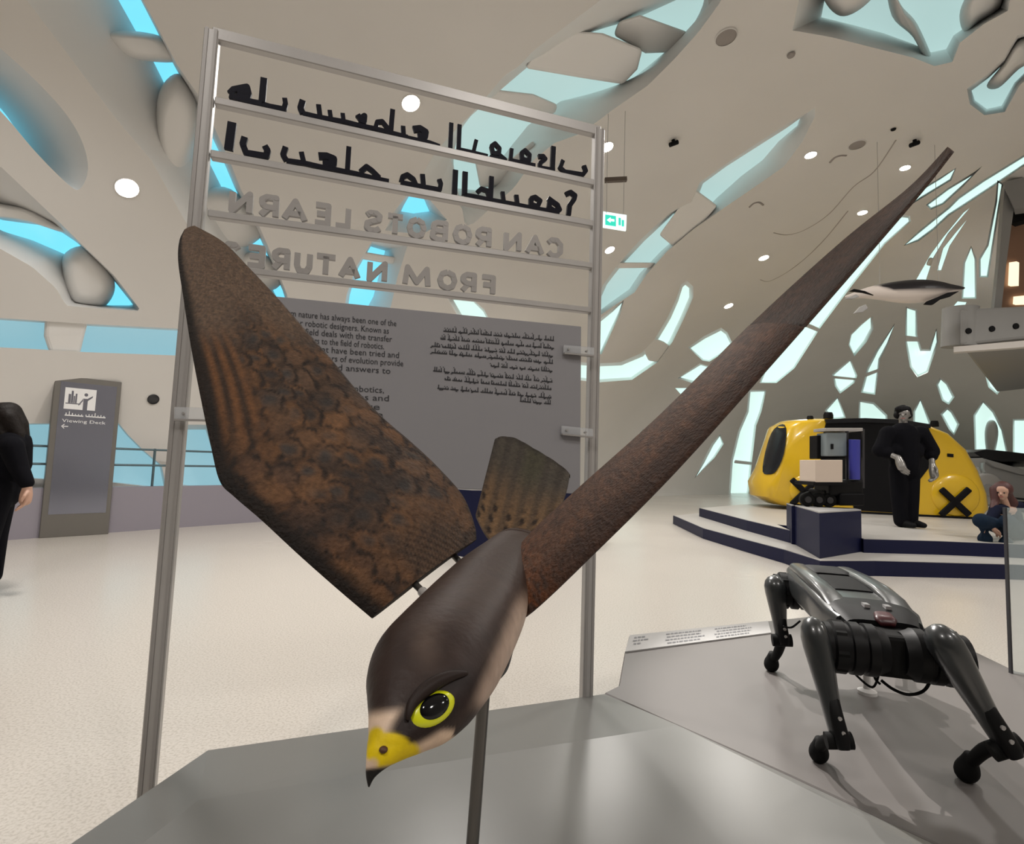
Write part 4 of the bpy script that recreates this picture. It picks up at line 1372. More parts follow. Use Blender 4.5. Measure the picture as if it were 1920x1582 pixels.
def dome(cx, cy, r, h):
    c = kp(cx, cy, -0.06); up = Vector((0, 0, 1))
    loft(bm, [ring_pts(c + KN * hh, KX, up, r * k, r * k, 30) for hh, k in ((0, 1.0), (0.06, 0.97), (0.085, 0.9), (h, 0.6), (h + 0.005, 0.05))])
dome(1788, 928, 0.455, 0.10)
fin('wheel_cover', bm, M_YELL, car, True, auto=60)
bm = bmesh.new(); dome(1512, 920, 0.37, 0.10)
fin('wheel_cover', bm, M_YELL, car, True, auto=60)
cross(1791, 941, 27, 25, 0.10)
cross(1509, 922, 25, 24, 0.10)
decal('side_vent', [(1776,850),(1787,851),(1787,857),(1776,856)], 0.0, 0.02, M_MATT, car)
for x, y, s_ in ((1519, 783, .07), (1752, 793, .08), (1553, 778, .10)):
    bm = bmesh.new()
    q = kp(x, y, -0.3)
    tube(bm, [q + Vector((0, 0, -0.08)), q, q + Vector((0, 0, s_ * 0.6))], [s_, s_, s_ * 0.8], 14)
    fin('roof_sensor', bm, M_MATT, car, True, auto=40)
decal('sill', [(1596,958),(1705,963),(1843,970),(1843,972),(1705,967),(1520,957),(1520,955)], -0.02, 0.05, M_MATT, car)

# ------------------------------------------------------------------ wheeled robot on the navy plinth
rob = thing('wheeled_robot', 'black six-wheeled robot with beige box, grey cabinet and blue column on navy plinth', 'robot', ((b0 + b1) / 2).to_tuple())
rd = 7.35
ztop = 0.738
M_BEIGE = mat('beige_box_card', (0.62, 0.52, 0.44), 0.6)
M_BLUE = mat('blue_tube_paint', (0.035, 0.04, 0.30), 0.35)
M_GREYB = mat('blue_grey_cabinet', (0.20, 0.24, 0.26), 0.4)
def rp(x, y, d=0.0): return P(x, y, rd + d)
def pbox(name, x0, y0, x1, y1, d0, dep, m, parent, bev=0.01):
    bm = bmesh.new()
    prism(bm, [rp(x0, y0, d0), rp(x1, y0, d0), rp(x1, y1, d0), rp(x0, y1, d0)], Vector((0.0, dep, 0)))
    return fin(name, bm, m, parent, bevel=bev)
for i, (x, d_) in enumerate(((1515, 0), (1536, 0), (1556, 0), (1520, 0.42), (1545, 0.42), (1568, 0.42))):
    bm = bmesh.new()
    q = rp(x, 937, d_); q.z = ztop + 0.095
    cyl(bm, q, q + Vector((0.02, 0.10, 0)), 0.095, 18)
    wl = fin('wheel', bm, M_RUB, rob, True, auto=40, bevel=0.015)
    bm = bmesh.new()
    cyl(bm, q - Vector((0, 0.012, 0)), q + Vector((0, 0.02, 0)), 0.045, 12)
    fin('hub', bm, M_DKMETAL, wl, True, auto=40)
pbox('chassis', 1548, 918, 1616, 938, 0.06, 0.45, M_MATT, rob, 0.03)
lowb = pbox('lower_body', 1556, 900, 1620, 930, -0.02, 0.4, M_BLKPL, rob, 0.03)
pbox('front_bumper', 1575, 925, 1622, 948, -0.05, 0.2, M_MATT, rob, 0.02)
pbox('shelf', 1526, 903, 1590, 910, -0.12, 0.5, M_MATT, rob, 0.01)
pbox('beige_box', 1529, 862, 1580, 904, -0.12, 0.4, M_BEIGE, rob, 0.006)
pbox('rear_frame', 1532, 816, 1592, 860, 0.22, 0.2, M_MATT, rob, 0.01)
pbox('grey_cabinet', 1550, 811, 1588, 855, 0.08, 0.25, M_GREYB, rob, 0.012)
pbox('cabinet_latch', 1559, 832, 1563, 842, 0.06, 0.03, M_MATT, rob, 0.0)
pbox('top_shelf', 1548, 802, 1618, 808, 0.05, 0.3, M_STEEL, rob, 0.005)
bm = bmesh.new()
cyl(bm, rp(1602, 898, 0), rp(1602, 824, 0), 0.068, 20)
fin('blue_column', bm, M_BLUE, rob, True, auto=40)
for x in (1588, 1618):
    bm = bmesh.new(); bar(bm, rp(x, 915, 0.12), rp(x, 804, 0.12), 0.03, 0.03)
    fin('mast', bm, M_DKMETAL, rob)

# ------------------------------------------------------------------ figures
M_SKIN = mat('skin', (0.50, 0.30, 0.22), 0.5)
M_BLKC = mat('black_cloth', (0.004, 0.004, 0.006), 0.9, bump=0.1, bscale=30, spec=0.1)
M_HAIRB = mat('dark_brown_hair', (0.008, 0.005, 0.004), 0.6, spec=0.2, bump=0.4, bscale=60)
M_HAIRR = mat('red_brown_hair', (0.055, 0.012, 0.01), 0.55, bump=0.4, bscale=60)
M_DENIM = mat('dark_blue_denim', (0.010, 0.020, 0.038), 0.9, spec=0.1, bump=0.1, bscale=50)
def organic(name, parts, m, parent, vox=0.012, smooth_it=3):
    """one continuous surface grown from tapered limbs and balls"""
    bm = bmesh.new()
    for q in parts:
        if q[0] == 'b':
            ball(bm, q[1], q[2], 14, 9, q[3] if len(q) > 3 else (1, 1, 1))
        else:
            pts, rr = [Vector(p) for p in q[1]], q[2]
            pts2 = pts
            tube(bm, pts2, rr, 12)
            for p, r in zip(pts2, rr):
                ball(bm, p, r, 12, 8)
    o = fin(name, bm, m, parent, True)
    md = o.modifiers.new('remesh', 'REMESH'); md.mode = 'VOXEL'; md.voxel_size = vox; md.use_smooth_shade = True
    md = o.modifiers.new('smooth', 'SMOOTH'); md.factor = 0.5; md.iterations = smooth_it
    return o
def hand(parts, wrist, direc, palm_n, s=1.0, curl=0.5, side=1):
    d = Vector(direc).normalized(); n = Vector(palm_n); n = (n - d * n.dot(d)).normalized(); x = d.cross(n).normalized() * side
    w_ = Vector(wrist)
    parts.append(('t', [w_, w_ + d * 0.045 * s, w_ + d * 0.085 * s], [0.026 * s, 0.034 * s, 0.034 * s]))
    for k, (off, ln) in enumerate(((-0.03, .062), (-0.01, .074), (0.011, .07), (0.03, .055))):
        r0 = w_ + d * 0.085 * s + x * off * s
        r1 = r0 + (d * math.cos(curl * 0.6) + n * math.sin(curl * 0.6)) * ln * 0.55 * s
        r2 = r1 + (d * math.cos(curl * 1.6) + n * math.sin(curl * 1.6)) * ln * 0.5 * s
        parts.append(('t', [r0, r1, r2], [0.0105 * s, 0.0095 * s, 0.008 * s]))
    t0 = w_ + d * 0.03 * s - x * 0.032 * s
    t1 = t0 + (d * 0.7 - x * 0.6 + n * 0.3).normalized() * 0.035 * s
    t2 = t1 + (d * 0.9 - x * 0.1 + n * 0.3).normalized() * 0.03 * s
    parts.append(('t', [t0, t1, t2], [0.013 * s, 0.011 * s, 0.009 * s]))
def head_parts(c, fwd, up, h):
    """c = centre of skull, h = head height"""
    f = Vector(fwd).normalized(); u = Vector(up).normalized(); r = f.cross(u).normalized()
    out = [('b', c + u * h * 0.10, h * 0.40), ('b', c + f * h * 0.08 - u * h * 0.18, h * 0.29), ('b', c + f * h * 0.16 - u * h * 0.36, h * 0.15),
           ('b', c + f * h * 0.42 - u * h * 0.10, h * 0.06), ('b', c + f * h * 0.38 - u * h * 0.02, h * 0.05)]
    for s in (-1, 1):
        out.append(('b', c + r * s * h * 0.36 - u * h * 0.06 - f * h * 0.02, h * 0.075))
    return out
def face_bits(c, fwd, up, h, parent, lip=(0.35, 0.10, 0.09)):
    f = Vector(fwd).normalized(); u = Vector(up).normalized(); r = f.cross(u).normalized()
    for s in (-1, 1):
        bm = bmesh.new(); ball(bm, c + f * h * 0.355 + r * s * h * 0.15, h * 0.045, 8, 6)
        fin('eye', bm, mat('dark_eye', (0.01, 0.008, 0.008), 0.2), parent, True)
    bm = bmesh.new(); bar(bm, c + f * h * 0.335 - u * h * 0.25 - r * h * 0.10, c + f * h * 0.335 - u * h * 0.25 + r * h * 0.10, h * 0.04, h * 0.05)
    fin('mouth', bm, mat('lips', lip, 0.5), parent)

# --- visitor at the left edge
vb = onz(-30, 1112, 0.0)
vdir = Vector((vb.x, vb.y, 0)).normalized(); vx = Vector((vdir.y, -vdir.x, 0))
per = thing('person', 'dark-haired person in black jacket and trousers looking down at left edge', 'person', vb)
def V(x, y, z): return vb + vx * x + vdir * y + Vector((0, 0, z))
fdir = (vx * -0.88 + vdir * 0.15 + Vector((0, 0, -0.45))).normalized()
upd = (vx * -0.44 + vdir * 0.07 + Vector((0, 0, 0.9))).normalized()
hc = V(0.0, 0, 1.42)
parts = head_parts(hc, fdir, upd, 0.225)
parts += [('t', [hc - upd * 0.08, V(0.06, 0, 1.27)], [0.055, 0.06]),
          ('t', [V(0.06, 0, 1.24), V(0.06, 0, 1.0), V(0.03, 0, 0.85)], [0.12, 0.12, 0.13]),
          ('t', [V(0.02, -0.08, 0.85), V(-0.02, -0.09, 0.46), V(-0.02, -0.09, 0.08)], [0.085, 0.06, 0.04]),
          ('t', [V(0.04, 0.08, 0.85), V(0.03, 0.09, 0.46), V(0.04, 0.09, 0.08)], [0.085, 0.06, 0.04]),
          ('t', [V(0.07, -0.17, 1.2), V(0.13, -0.2, 1.02), V(0.19, -0.24, 0.86)], [0.05, 0.04, 0.03]),
          ('t', [V(0.07, 0.17, 1.2), V(0.05, 0.2, 0.95), V(-0.12, 0.16, 0.85)], [0.05, 0.04, 0.03])]
hand(parts, V(0.19, -0.24, 0.87), vx * -0.05 - Vector((0, 0, 1)), -vx, 1.25, 0.5)
hand(parts, V(-0.12, 0.16, 0.85), (-1, -0.3, 0), (0, 0, -1), 1.0, 0.4)
bd = organic('body', parts, M_SKIN, per, 0.008)
face_bits(hc, fdir, upd, 0.225, bd)
organic('jacket', [('t', [V(0.06, 0, 1.27), V(0.06, 0, 1.22), V(0.07, 0, 1.05), V(0.05, 0, 0.98)], [0.09, 0.15, 0.15, 0.155]),
                   ('t', [V(0.06, -0.1, 1.22), V(0.07, 0.1, 1.22)], [0.10, 0.10]),
                   ('t', [V(0.07, -0.17, 1.2), V(0.13, -0.2, 1.02), V(0.18, -0.235, 0.91)], [0.085, 0.068, 0.055]),
                   ('t', [V(0.07, 0.17, 1.2), V(0.05, 0.2, 0.95), V(-0.10, 0.16, 0.86)], [0.085, 0.068, 0.055]),
                   ('t', [V(0.10, 0.0, 1.24), V(0.19, -0.02, 1.20)], [0.075, 0.02])], M_BLKC, per, 0.012)
organic('trousers', [('t', [V(0.04, 0, 0.90), V(0.03, 0, 0.82)], [0.14, 0.15]), ('t', [V(0.02, -0.08, 0.85), V(-0.02, -0.09, 0.46), V(-0.02, -0.09, 0.12)], [0.11, 0.085, 0.065]),
                     ('t', [V(0.04, 0.08, 0.85), V(0.03, 0.09, 0.46), V(0.04, 0.09, 0.12)], [0.11, 0.085, 0.065])], M_BLKC, per, 0.012)
organic('hair', [('b', hc + upd * 0.035 - fdir * 0.03, 0.105), ('t', [hc - fdir * 0.06 + upd * 0.04, hc - fdir * 0.07 - upd * 0.08, V(0.13, -0.02, 1.28), V(0.16, -0.03, 1.17)], [0.09, 0.075, 0.055, 0.025]), ('t', [hc - fdir * 0.04 - vdir * 0.06, V(0.10, -0.09, 1.30), V(0.12, -0.11, 1.18)], [0.07, 0.05, 0.025]),
                 ('t', [hc + upd * 0.06 + fdir * 0.02, hc + fdir * 0.05 - vdir * 0.07, V(0.02, -0.09, 1.28)], [0.07, 0.04, 0.035])], M_HAIRB, per, 0.010)
for yy_ in (-0.09, 0.09):
    organic('shoe', [('t', [V(0.03 if yy_ > 0 else -0.01, yy_, 0.05), V(-0.06, yy_, 0.045), V(-0.17, yy_, 0.035)], [0.048, 0.045, 0.034])], mat('pinkish_shoe', (0.45, 0.33, 0.30), 0.6), per, 0.008)

# --- standing humanoid robot in black
hb = P(1698, 989, 8.8); hb.z = ZP
hum = thing('humanoid_robot', 'standing humanoid robot in black clothes with silver face and hands', 'humanoid robot', hb)
def H(x, y, z): return Vector((hb.x, hb.y, ZP)) + CR * (x * 1.0) + Vector((0, y, 0)) + Vector((0, 0, z))
M_SILV = mat('silver_robot_skin', (0.26, 0.25, 0.24), 0.3, 0.5)
fd = (CAM - H(0, 0, 1.6)); fd.z = 0; fd.normalize()
hcc = H(0.0, 0, 1.86) + fd * 0.02
parts = head_parts(hcc, fd, Vector((0, 0, 1)), 0.26)
parts += [('t', [hcc - Vector((0, 0, 0.1)), H(0.0, 0, 1.62)], [0.06, 0.07]), ('t', [H(0, 0, 1.55), H(0, 0, 1.25), H(0, 0, 1.05)], [0.16, 0.14, 0.15])]
sl, sr = H(-0.25, 0, 1.54), H(0.28, 0, 1.54)
el, e2 = H(-0.40, -0.02, 1.27), H(0.45, 0, 1.25)
wl_, wr_ = H(-0.27, -0.24, 1.14), H(0.36, -0.14, 1.02)
parts += [('t', [sl, el, wl_], [0.06, 0.05, 0.045]), ('t', [sr, e2, wr_], [0.06, 0.05, 0.045])]
parts += [('t', [H(-0.1, 0, 1.05), H(-0.1, 0, 0.55), H(-0.08, 0, 0.1)], [0.1, 0.075, 0.05]), ('t', [H(0.1, 0, 1.05), H(0.1, 0, 0.55), H(0.09, 0, 0.1)], [0.1, 0.075, 0.05])]
hand(parts, wl_, (0.1, -0.35, -1), (1, 0, 0), 1.9, 0.5)
hand(parts, wr_, (0.0, -0.2, -1), (-1, 0, 0), 1.9, 0.6)
bd = organic('body', parts, M_SILV, hum, 0.012)
face_bits(hcc, fd, Vector((0, 0, 1)), 0.26, bd, (0.12, 0.08, 0.08))
organic('top', [('t', [H(0, 0, 1.60), H(0, 0, 1.52), H(0, 0, 1.25), H(0, 0, 1.0)], [0.12, 0.22, 0.22, 0.21]), ('t', [sl, sr], [0.13, 0.13]), ('t', [H(-0.14, 0, 1.25), H(0.14, 0, 1.25)], [0.17, 0.17]),
                ('t', [sl, el, el.lerp(wl_, 0.35)], [0.14, 0.13, 0.10]), ('t', [sr, e2, e2.lerp(wr_, 0.3)], [0.14, 0.13, 0.10])], M_BLKC, hum, 0.018)
organic('trousers', [('t', [H(-0.02, 0, 1.05), H(0.02, 0, 0.95)], [0.2, 0.19]), ('t', [H(-0.1, 0, 0.95), H(-0.1, 0, 0.5), H(-0.08, 0, 0.1)], [0.14, 0.12, 0.10]), ('t', [H(0.1, 0, 0.95), H(0.1, 0, 0.5), H(0.09, 0, 0.1)], [0.14, 0.12, 0.10])], M_BLKC, hum, 0.018)
organic('hair', [('b', hcc + Vector((0, 0, 0.05)) - fd * 0.04, 0.125), ('b', hcc - CR * 0.08 + Vector((0, 0, 0.0)) - fd * 0.03, 0.07), ('b', hcc + CR * 0.08 - fd * 0.03, 0.07), ('t', [hcc - CR * 0.08 + Vector((0, 0, .09)) + fd * 0.06, hcc + CR * 0.08 + Vector((0, 0, .09)) + fd * 0.06], [0.05, 0.05])], M_MATT, hum, 0.014)
for x, y in ((-0.07, 0), (0.10, 0)):
    organic('shoe', [('t', [H(x, 0, 0.07), H(x + 0.03, -0.1, 0.065), H(x + 0.05, -0.2, 0.052)], [0.065, 0.06, 0.045])], M_MATT, hum, 0.014)

# --- woman sitting on the platform step at the right
wo = thing('person', 'red-haired person in dark clothes sitting on the platform edge beside the vehicle', 'person', P(1895, 1000, 7.55))
wdp = 7.45
def Wp(x, y, d=0.0): return P(x, y, wdp + d)
hw_ = Wp(1879, 922, 0.05)
f_w = Vector((-0.75, -0.6, -0.12)).normalized()
parts = head_parts(hw_, f_w, Vector((0.05, 0, 1)), 0.225)
sh1, sh2 = Wp(1866, 955, 0.0), Wp(1912, 950, 0.25)
parts += [('t', [hw_ - Vector((0, 0, .08)), Wp(1886, 950, 0.08)], [0.05, 0.055]), ('t', [Wp(1889, 958, 0.1), Wp(1898, 985, 0.15), Wp(1902, 996, 0.15)], [0.11, 0.11, 0.10]),
          ('t', [sh1, Wp(1855, 978, -0.15), Wp(1862, 990, -0.3)], [0.045, 0.038, 0.03]), ('t', [sh2, Wp(1945, 958, 0.1), Wp(1962, 975, -0.1)], [0.045, 0.038, 0.03]),
          ('t', [Wp(1896, 996, 0.05), Wp(1840, 974, -0.32), Wp(1850, 1024, -0.2)], [0.08, 0.06, 0.038]), ('t', [Wp(1908, 996, 0.1), Wp(1890, 976, -0.38), Wp(1884, 1026, -0.3)], [0.08, 0.06, 0.038]),
          ('t', [Wp(1850, 1026, -0.2), Wp(1849, 1036, -0.32)], [0.034, 0.026]), ('t', [Wp(1884, 1028, -0.3), Wp(1882, 1038, -0.42)], [0.034, 0.026])]
hand(parts, Wp(1862, 990, -0.3), (0.6, 0.1, -0.5), (0, 0, -1), 1.0, 0.6)
hand(parts, Wp(1962, 975, -0.1), (0.6, -0.4, -0.4), (0, 0, -1), 1.0, 0.6)
bd = organic('body', parts, M_SKIN, wo, 0.009)
face_bits(hw_, f_w, Vector((0.05, 0, 1)), 0.225, bd)
M_TOP = mat('dark_navy_top', (0.008, 0.010, 0.024), 0.9, spec=0.1)
organic('top', [('t', [Wp(1887, 955, 0.1), Wp(1892, 965, 0.12), Wp(1900, 996, 0.15)], [0.09, 0.14, 0.145]), ('t', [sh1, sh2], [0.075, 0.075]), ('t', [sh1, Wp(1855, 978, -0.15), Wp(1860, 987, -0.27)], [0.07, 0.06, 0.05]), ('t', [sh2, Wp(1945, 958, 0.1), Wp(1960, 972, -0.08)], [0.07, 0.06, 0.05])], M_TOP, wo, 0.014)
organic('trousers', [('t', [Wp(1900, 990, 0.12), Wp(1906, 995, 0.16)], [0.12, 0.115]), ('t', [Wp(1896, 995, 0.05), Wp(1840, 976, -0.32), Wp(1847, 1010, -0.24)], [0.11, 0.10, 0.085]), ('t', [Wp(1908, 995, 0.1), Wp(1890, 978, -0.38), Wp(1886, 1018, -0.32)], [0.115, 0.10, 0.08])], M_DENIM, wo, 0.014)
organic('hair', [('b', hw_ - f_w * 0.04 + Vector((0, 0, .03)), 0.118), ('t', [hw_ - f_w * 0.06, Wp(1893, 942, 0.1), Wp(1890, 962, 0.05)], [0.10, 0.095, 0.05]), ('t', [hw_ + Vector((-0.06, 0.05, 0.03)), Wp(1866, 940, 0.05), Wp(1860, 962, -0.05)], [0.06, 0.05, 0.035])], M_HAIRR, wo, 0.012)

# ------------------------------------------------------------------ silver show car at the far right
car2 = thing('concept_car', 'silver and black low open concept car behind the sitting person', 'vehicle', P(1900, 960, 15))
M_SILVC = mat('silver_car_paint', (0.40, 0.41, 0.42), 0.25, 0.5, coat=0.4)
q2 = [(1838,856),(1858,862),(1890,872),(1930,886),(1990,905),(2060,915),(2060,940),(1990,945),(1900,935),(1860,925),(1846,900),(1836,876)]
bm = bmesh.new()
rgs = []
for d_, k in ((14.4, .9), (14.6, 1.0), (15.4, 1.02), (16.0, 0.9)):
    cx_, cy_ = 1930, 905
    rgs.append([P(cx_ + (x - cx_) * k, cy_ + (y - cy_) * k, d_) for x, y in q2])
loft(bm, rgs)
fin('body_shell', bm, M_SILVC, car2, True, auto=45)
for j, pl in enumerate(([(1826,848),(1850,842),(1890,846),(1940,852),(1990,870),(1985,876),(1935,864),(1880,866),(1845,860)], [(1842,858),(1870,866),(1920,880),(1980,892),(1975,900),(1915,890),(1865,876)])):
    bm = bmesh.new(); prism(bm, [P(x, y, 14.35 - j * 0.05) for x, y in pl], Vector((0, 1.3, 0)))
    fin('canopy_frame', bm, M_BGLS if j == 0 else M_SILVC, car2, bevel=0.02)
for x in (1853, 1975):
    bm = bmesh.new(); c_ = P(x, 918, 14.3); cyl(bm, c_, c_ + Vector((0.05, 0.28, 0)), 0.44, 26)
    wl2 = fin('wheel', bm, M_WHITE, car2, True, auto=40, bevel=0.05)
    bm = bmesh.new(); cyl(bm, c_ - Vector((0, 0.02, 0)), c_ + Vector((0, 0.03, 0)), 0.16, 18)
    fin('hub', bm, M_SILVC, wl2, True, auto=40)
bm = bmesh.new(); box(bm, P(1935, 945, 15.2) , (1.8, 1.0, 0.1))
fin('stand', bm, M_NAVY, car2)

# ------------------------------------------------------------------ wayfinding sign on the left
M_BRONZE = mat('bronze_grey_metal', (0.19, 0.18, 0.165), 0.35, 0.5)
M_SIGNP = mat('blue_grey_sign_face', (0.26, 0.27, 0.33), 0.16, 0.8)
sg = thing('totem_sign', 'free-standing bronze-framed sign with white viewing pictogram by the left wall', 'sign', onz(138, 1006, 0))
s0, s1 = onz(73, 1009, 0), onz(203, 1001, 0)
SX = (s1 - s0).normalized(); SN = Vector((SX.y, -SX.x, 0))
if SN.dot(CF) > 0: SN = -SN
def spx(x, y, off=0.0): return onplane(x, y, s0 + SN * off, SN)
H0 = spx(107, 703).z; SWd = (s1 - s0).length
def su(u, v, off=0.0): return s0 + SX * (u * SWd) + SN * off + Vector((0, 0, v * H0))
bm = bmesh.new(); prism(bm, [su(0, 0), su(1, 0), su(1, 1), su(0, 1)], SN * -0.10)
fin('cabinet', bm, M_BRONZE, sg, bevel=0.006, segs=1)
bm = bmesh.new(); prism(bm, [su(0.09, 0.14, 0.004), su(0.93, 0.14, 0.004), su(0.93, 0.965, 0.004), su(0.09, 0.965, 0.004)], SN * -0.006)
face = fin('sign_face', bm, M_SIGNP, sg)
M_WPR = mat('white_print', (0.80, 0.80, 0.80), 0.5)
bm = bmesh.new(); bm.faces.new([bm.verts.new(su(u, v, 0.0055)) for u, v in ((0.16, 0.795), (0.62, 0.795), (0.62, 0.93), (0.16, 0.93))])
fin('pictogram_square', bm, M_WPR, face)
bm = bmesh.new()
def q4(u0, v0, u1, v1): bm.faces.new([bm.verts.new(su(u, v, 0.007)) for u, v in ((u0, v0), (u1, v0), (u1, v1), (u0, v1))])
for a in ((0.215, .835, .25, .89), (.255, .835, .285, .912), (.29, .835, .31, .88), (.315, .835, .34, .895)): q4(*a)
q4(.18, .828, .40, .834)
fin('skyline_symbol', bm, M_SIGNP, face)
bm = bmesh.new()
bm.faces.new([bm.verts.new(su(0.47 + 0.028 * math.cos(k * PI / 6), 0.893 + 0.0105 * math.sin(k * PI / 6), 0.007)) for k in range(12)])
q4(.435, .795, .50, .868)
for a, b in (((.43, .86), (.37, .825)), ((.50, .862), (.57, .885))):
    bm.faces.new([bm.verts.new(su(u, v, 0.0071)) for u, v in ((a[0], a[1] - .008), (b[0], b[1] - .006), (b[0], b[1] + .004), (a[0], a[1] + .008))])
fin('figure_symbol', bm, M_SIGNP, face)
text_line('Viewing Deck', su(0.155, 0.712, 0.0055), su(0.80, 0.712, 0.0055), 0.062, 'printed_text', face, M_WPR)
bm = bmesh.new()
random.seed(4)
u = 0.79
for wlen in (0.30, 0.27):
    q4(u - wlen, .752, u, .759)
    k = u - 0.02
    while k > u - wlen:
        q4(k - .012, .755, k, .755 + random.choice((.012, .016, .026)))
        k -= 0.045
    u -= wlen + 0.035
fin('printed_text', bm, M_WPR, face)
bm = bmesh.new()
q4(.175, .683, .25, .688)
bm.faces.new([bm.verts.new(su(u, v, 0.0072)) for u, v in ((.15, .6855), (.19, .671), (.20, .674), (.165, .6855), (.20, .697), (.19, .70))])
fin('arrow', bm, M_WPR, face)

# ------------------------------------------------------------------ parapet and guard rails by the left wall
M_PARA = mat('lilac_grey_parapet', (0.27, 0.25, 0.29), 0.4)
def base_pt(x, inset):
    y = 900
    for _ in range(40):
        p = shell_hit(x, y)
        y += (p.z - 0.0) * FPX / (p - CAM).dot(CF)
    return Vector((p.x, p.y, 0)) - shell_normal(Vector((p.x, p.y, 0))) * inset
pp = [base_pt(x, 0.42) for x in (-200, -120, -40, 20, 80, 140, 200, 260, 330, 400, 480, 560, 640)]
bm = bmesh.new()
inw = Vector((-0.8, 0.6, 0))
rr0 = []
for p in pp:
    rr0.append([p, p + Vector((0, 0, 0.66)), p + inw * 0.12 + Vector((0, 0, 0.66)), p + inw * 0.12])
loft(bm, rr0)
tag(fin('wall_parapet', bm, M_PARA, None), None, None, None, 'structure')
rail = thing('guard_rail', 'slim two-bar guard rail with posts along the low left window', 'railing')
M_RAIL = mat('teal_grey_rail', (0.10, 0.15, 0.17), 0.35, 0.4)
for zz in (0.98, 1.22):
    bm = bmesh.new()
    tube(bm, [p + inw * 0.06 + Vector((0, 0, zz)) for p in pp[:11]], 0.016, 8)
    fin('bar', bm, M_RAIL, rail, True)
for p in pp[1:11:2]:
    bm = bmesh.new(); cyl(bm, p + inw * 0.06 + Vector((0, 0, 0.66)), p + inw * 0.06 + Vector((0, 0, 1.24)), 0.018, 10)
    fin('post', bm, M_RAIL, rail, True, auto=40)

# ------------------------------------------------------------------ mezzanine at the right
M_FASC = mat('mezzanine_grey', (0.27, 0.27, 0.265), 0.6)
M_BROWN = mat('warm_brown_lining', (0.30, 0.17, 0.11), 0.6)
mz = thing('mezzanine', None, None, (0, 0, 0), None, 'structure')
md_ = 9.6
def zp(x, y, d=0.0): return P(x, y, md_ + d)
bm = bmesh.new()
prism(bm, [zp(1800, 578), zp(1900, 574), zp(2040, 566), zp(2040, 626), zp(1900, 637), zp(1800, 648)], Vector((5.2, 5, 0)))
fin('fascia', bm, M_FASC, mz, bevel=0.05)
bm = bmesh.new()
cyl(bm, zp(1801, 577, 0.26), zp(1798, 650, 0.26), 0.27, 28)
fin('rounded_end', bm, M_FASC, mz, True, auto=40)
bm = bmesh.new()
prism(bm, [zp(1788, 650, -0.05), zp(1900, 640, -0.05), zp(2040, 628, -0.05), zp(2040, 640, -0.05), zp(1900, 652, -0.05), zp(1788, 660, -0.05)], Vector((0.1, 0.12, 0)))
fin('edge_band', bm, mat('white_soffit_band', (0.62, 0.59, 0.56), 0.5), mz)
for x, y in ((1817, 620), (1861, 616), (1906, 611)):
    bm = bmesh.new(); c_ = zp(x, y, -0.02); cyl(bm, c_, c_ + Vector((0, 0.1, 0)), 0.053, 16)
    fin('porthole', bm, M_MATT, mz, True, auto=40)
up_ = thing('upper_room', None, None, (0, 0, 0)); up_.parent = mz
def ubox(name, pl, d, m, dep=0.4):
    bm = bmesh.new(); prism(bm, [zp(x, y, d) for x, y in pl], Vector((0.2, dep, 0)))
    return fin(name, bm, m, up_)
ubox('back_wall', [(1872, 412), (2040, 380), (2040, 580), (1872, 580)], 0.9, M_BROWN, 0.2)
ubox('column', [(1884, 342), (1908, 340), (1886, 500), (1878, 578), (1864, 578), (1874, 480)], 0.3, M_FASC, 0.3)
ubox('dark_screen', [(1897, 394), (1990, 366), (1990, 392), (1893, 420)], 0.5, M_MATT, 0.1)
ubox('ceiling_edge', [(1880, 342), (2040, 300), (2040, 372), (1902, 392)], 0.2, M_FASC, 0.2)
M_LITW = mat('warm_lit_window', (0.3, 0.25, 0.2), 0.4, emit=(1.0, 0.80, 0.52), estr=1.0)
ubox('lit_window', [(1892, 492), (1906, 490), (1905, 534), (1890, 535)], 0.85, M_LITW, 0.1)
ubox('lit_window', [(1900, 556), (1930, 553), (1930, 569), (1899, 570)], 0.85, M_LITW, 0.1)

# ------------------------------------------------------------------ hanging penguin, exit sign, ceiling fittings
pen = thing('penguin_model', 'black and white robotic penguin hanging below the ceiling', 'penguin model', P(1700, 548, 9))
M_PENG = mat('painted_penguin_skin', (0.5, 0.5, 0.5), 0.35, attr='paint')
st_ = [(1586, 556, 2), (1604, 553, 6), (1625, 549, 10), (1655, 547, 15), (1690, 547, 20), (1725, 546, 21), (1755, 545, 17), (1780, 543, 10), (1797, 541, 5), (1808, 540, 1.5)]
ds = catmull(st_, 4)
bm = bmesh.new()
loft(bm, [ring_pts(P(x, y, 9), Vector((0, 1, 0)), CU, r * 9 / FPX * 1.05, r * 9 / FPX, 24) for x, y, r in ds])
po_ = fin('body', bm, M_PENG, pen, True)
def pcol(i, co):
    x, y, d = proj(co)
    lim = interp([1586, 1640, 1680, 1760, 1810], [522, 534, 545, 544, 543], x)
    return mixc(srgb(222, 212, 205), srgb(22, 20, 26), sm(lim + 2, lim - 2, y))
setcol(po_, pcol)
for nm, pl, m in (('tail_fin', [(1583, 560), (1606, 551), (1612, 556), (1600, 560)], M_WHITE), ('foot_fin', [(1602, 587), (1614, 574), (1624, 570), (1628, 578), (1618, 585)], M_WHITE), ('side_flipper', [(1734, 570), (1740, 564), (1760, 556), (1778, 548), (1800, 545), (1782, 556), (1764, 561), (1750, 571)], M_MATT), ('far_flipper', [(1594, 545), (1602, 541), (1622, 545), (1640, 553), (1620, 548)], M_MATT)):
    bm = bmesh.new(); prism(bm, [P(x, y, 8.82) for x, y in pl], Vector((0, 0.05, 0)))
    fin(nm, bm, m, pen, bevel=0.01)
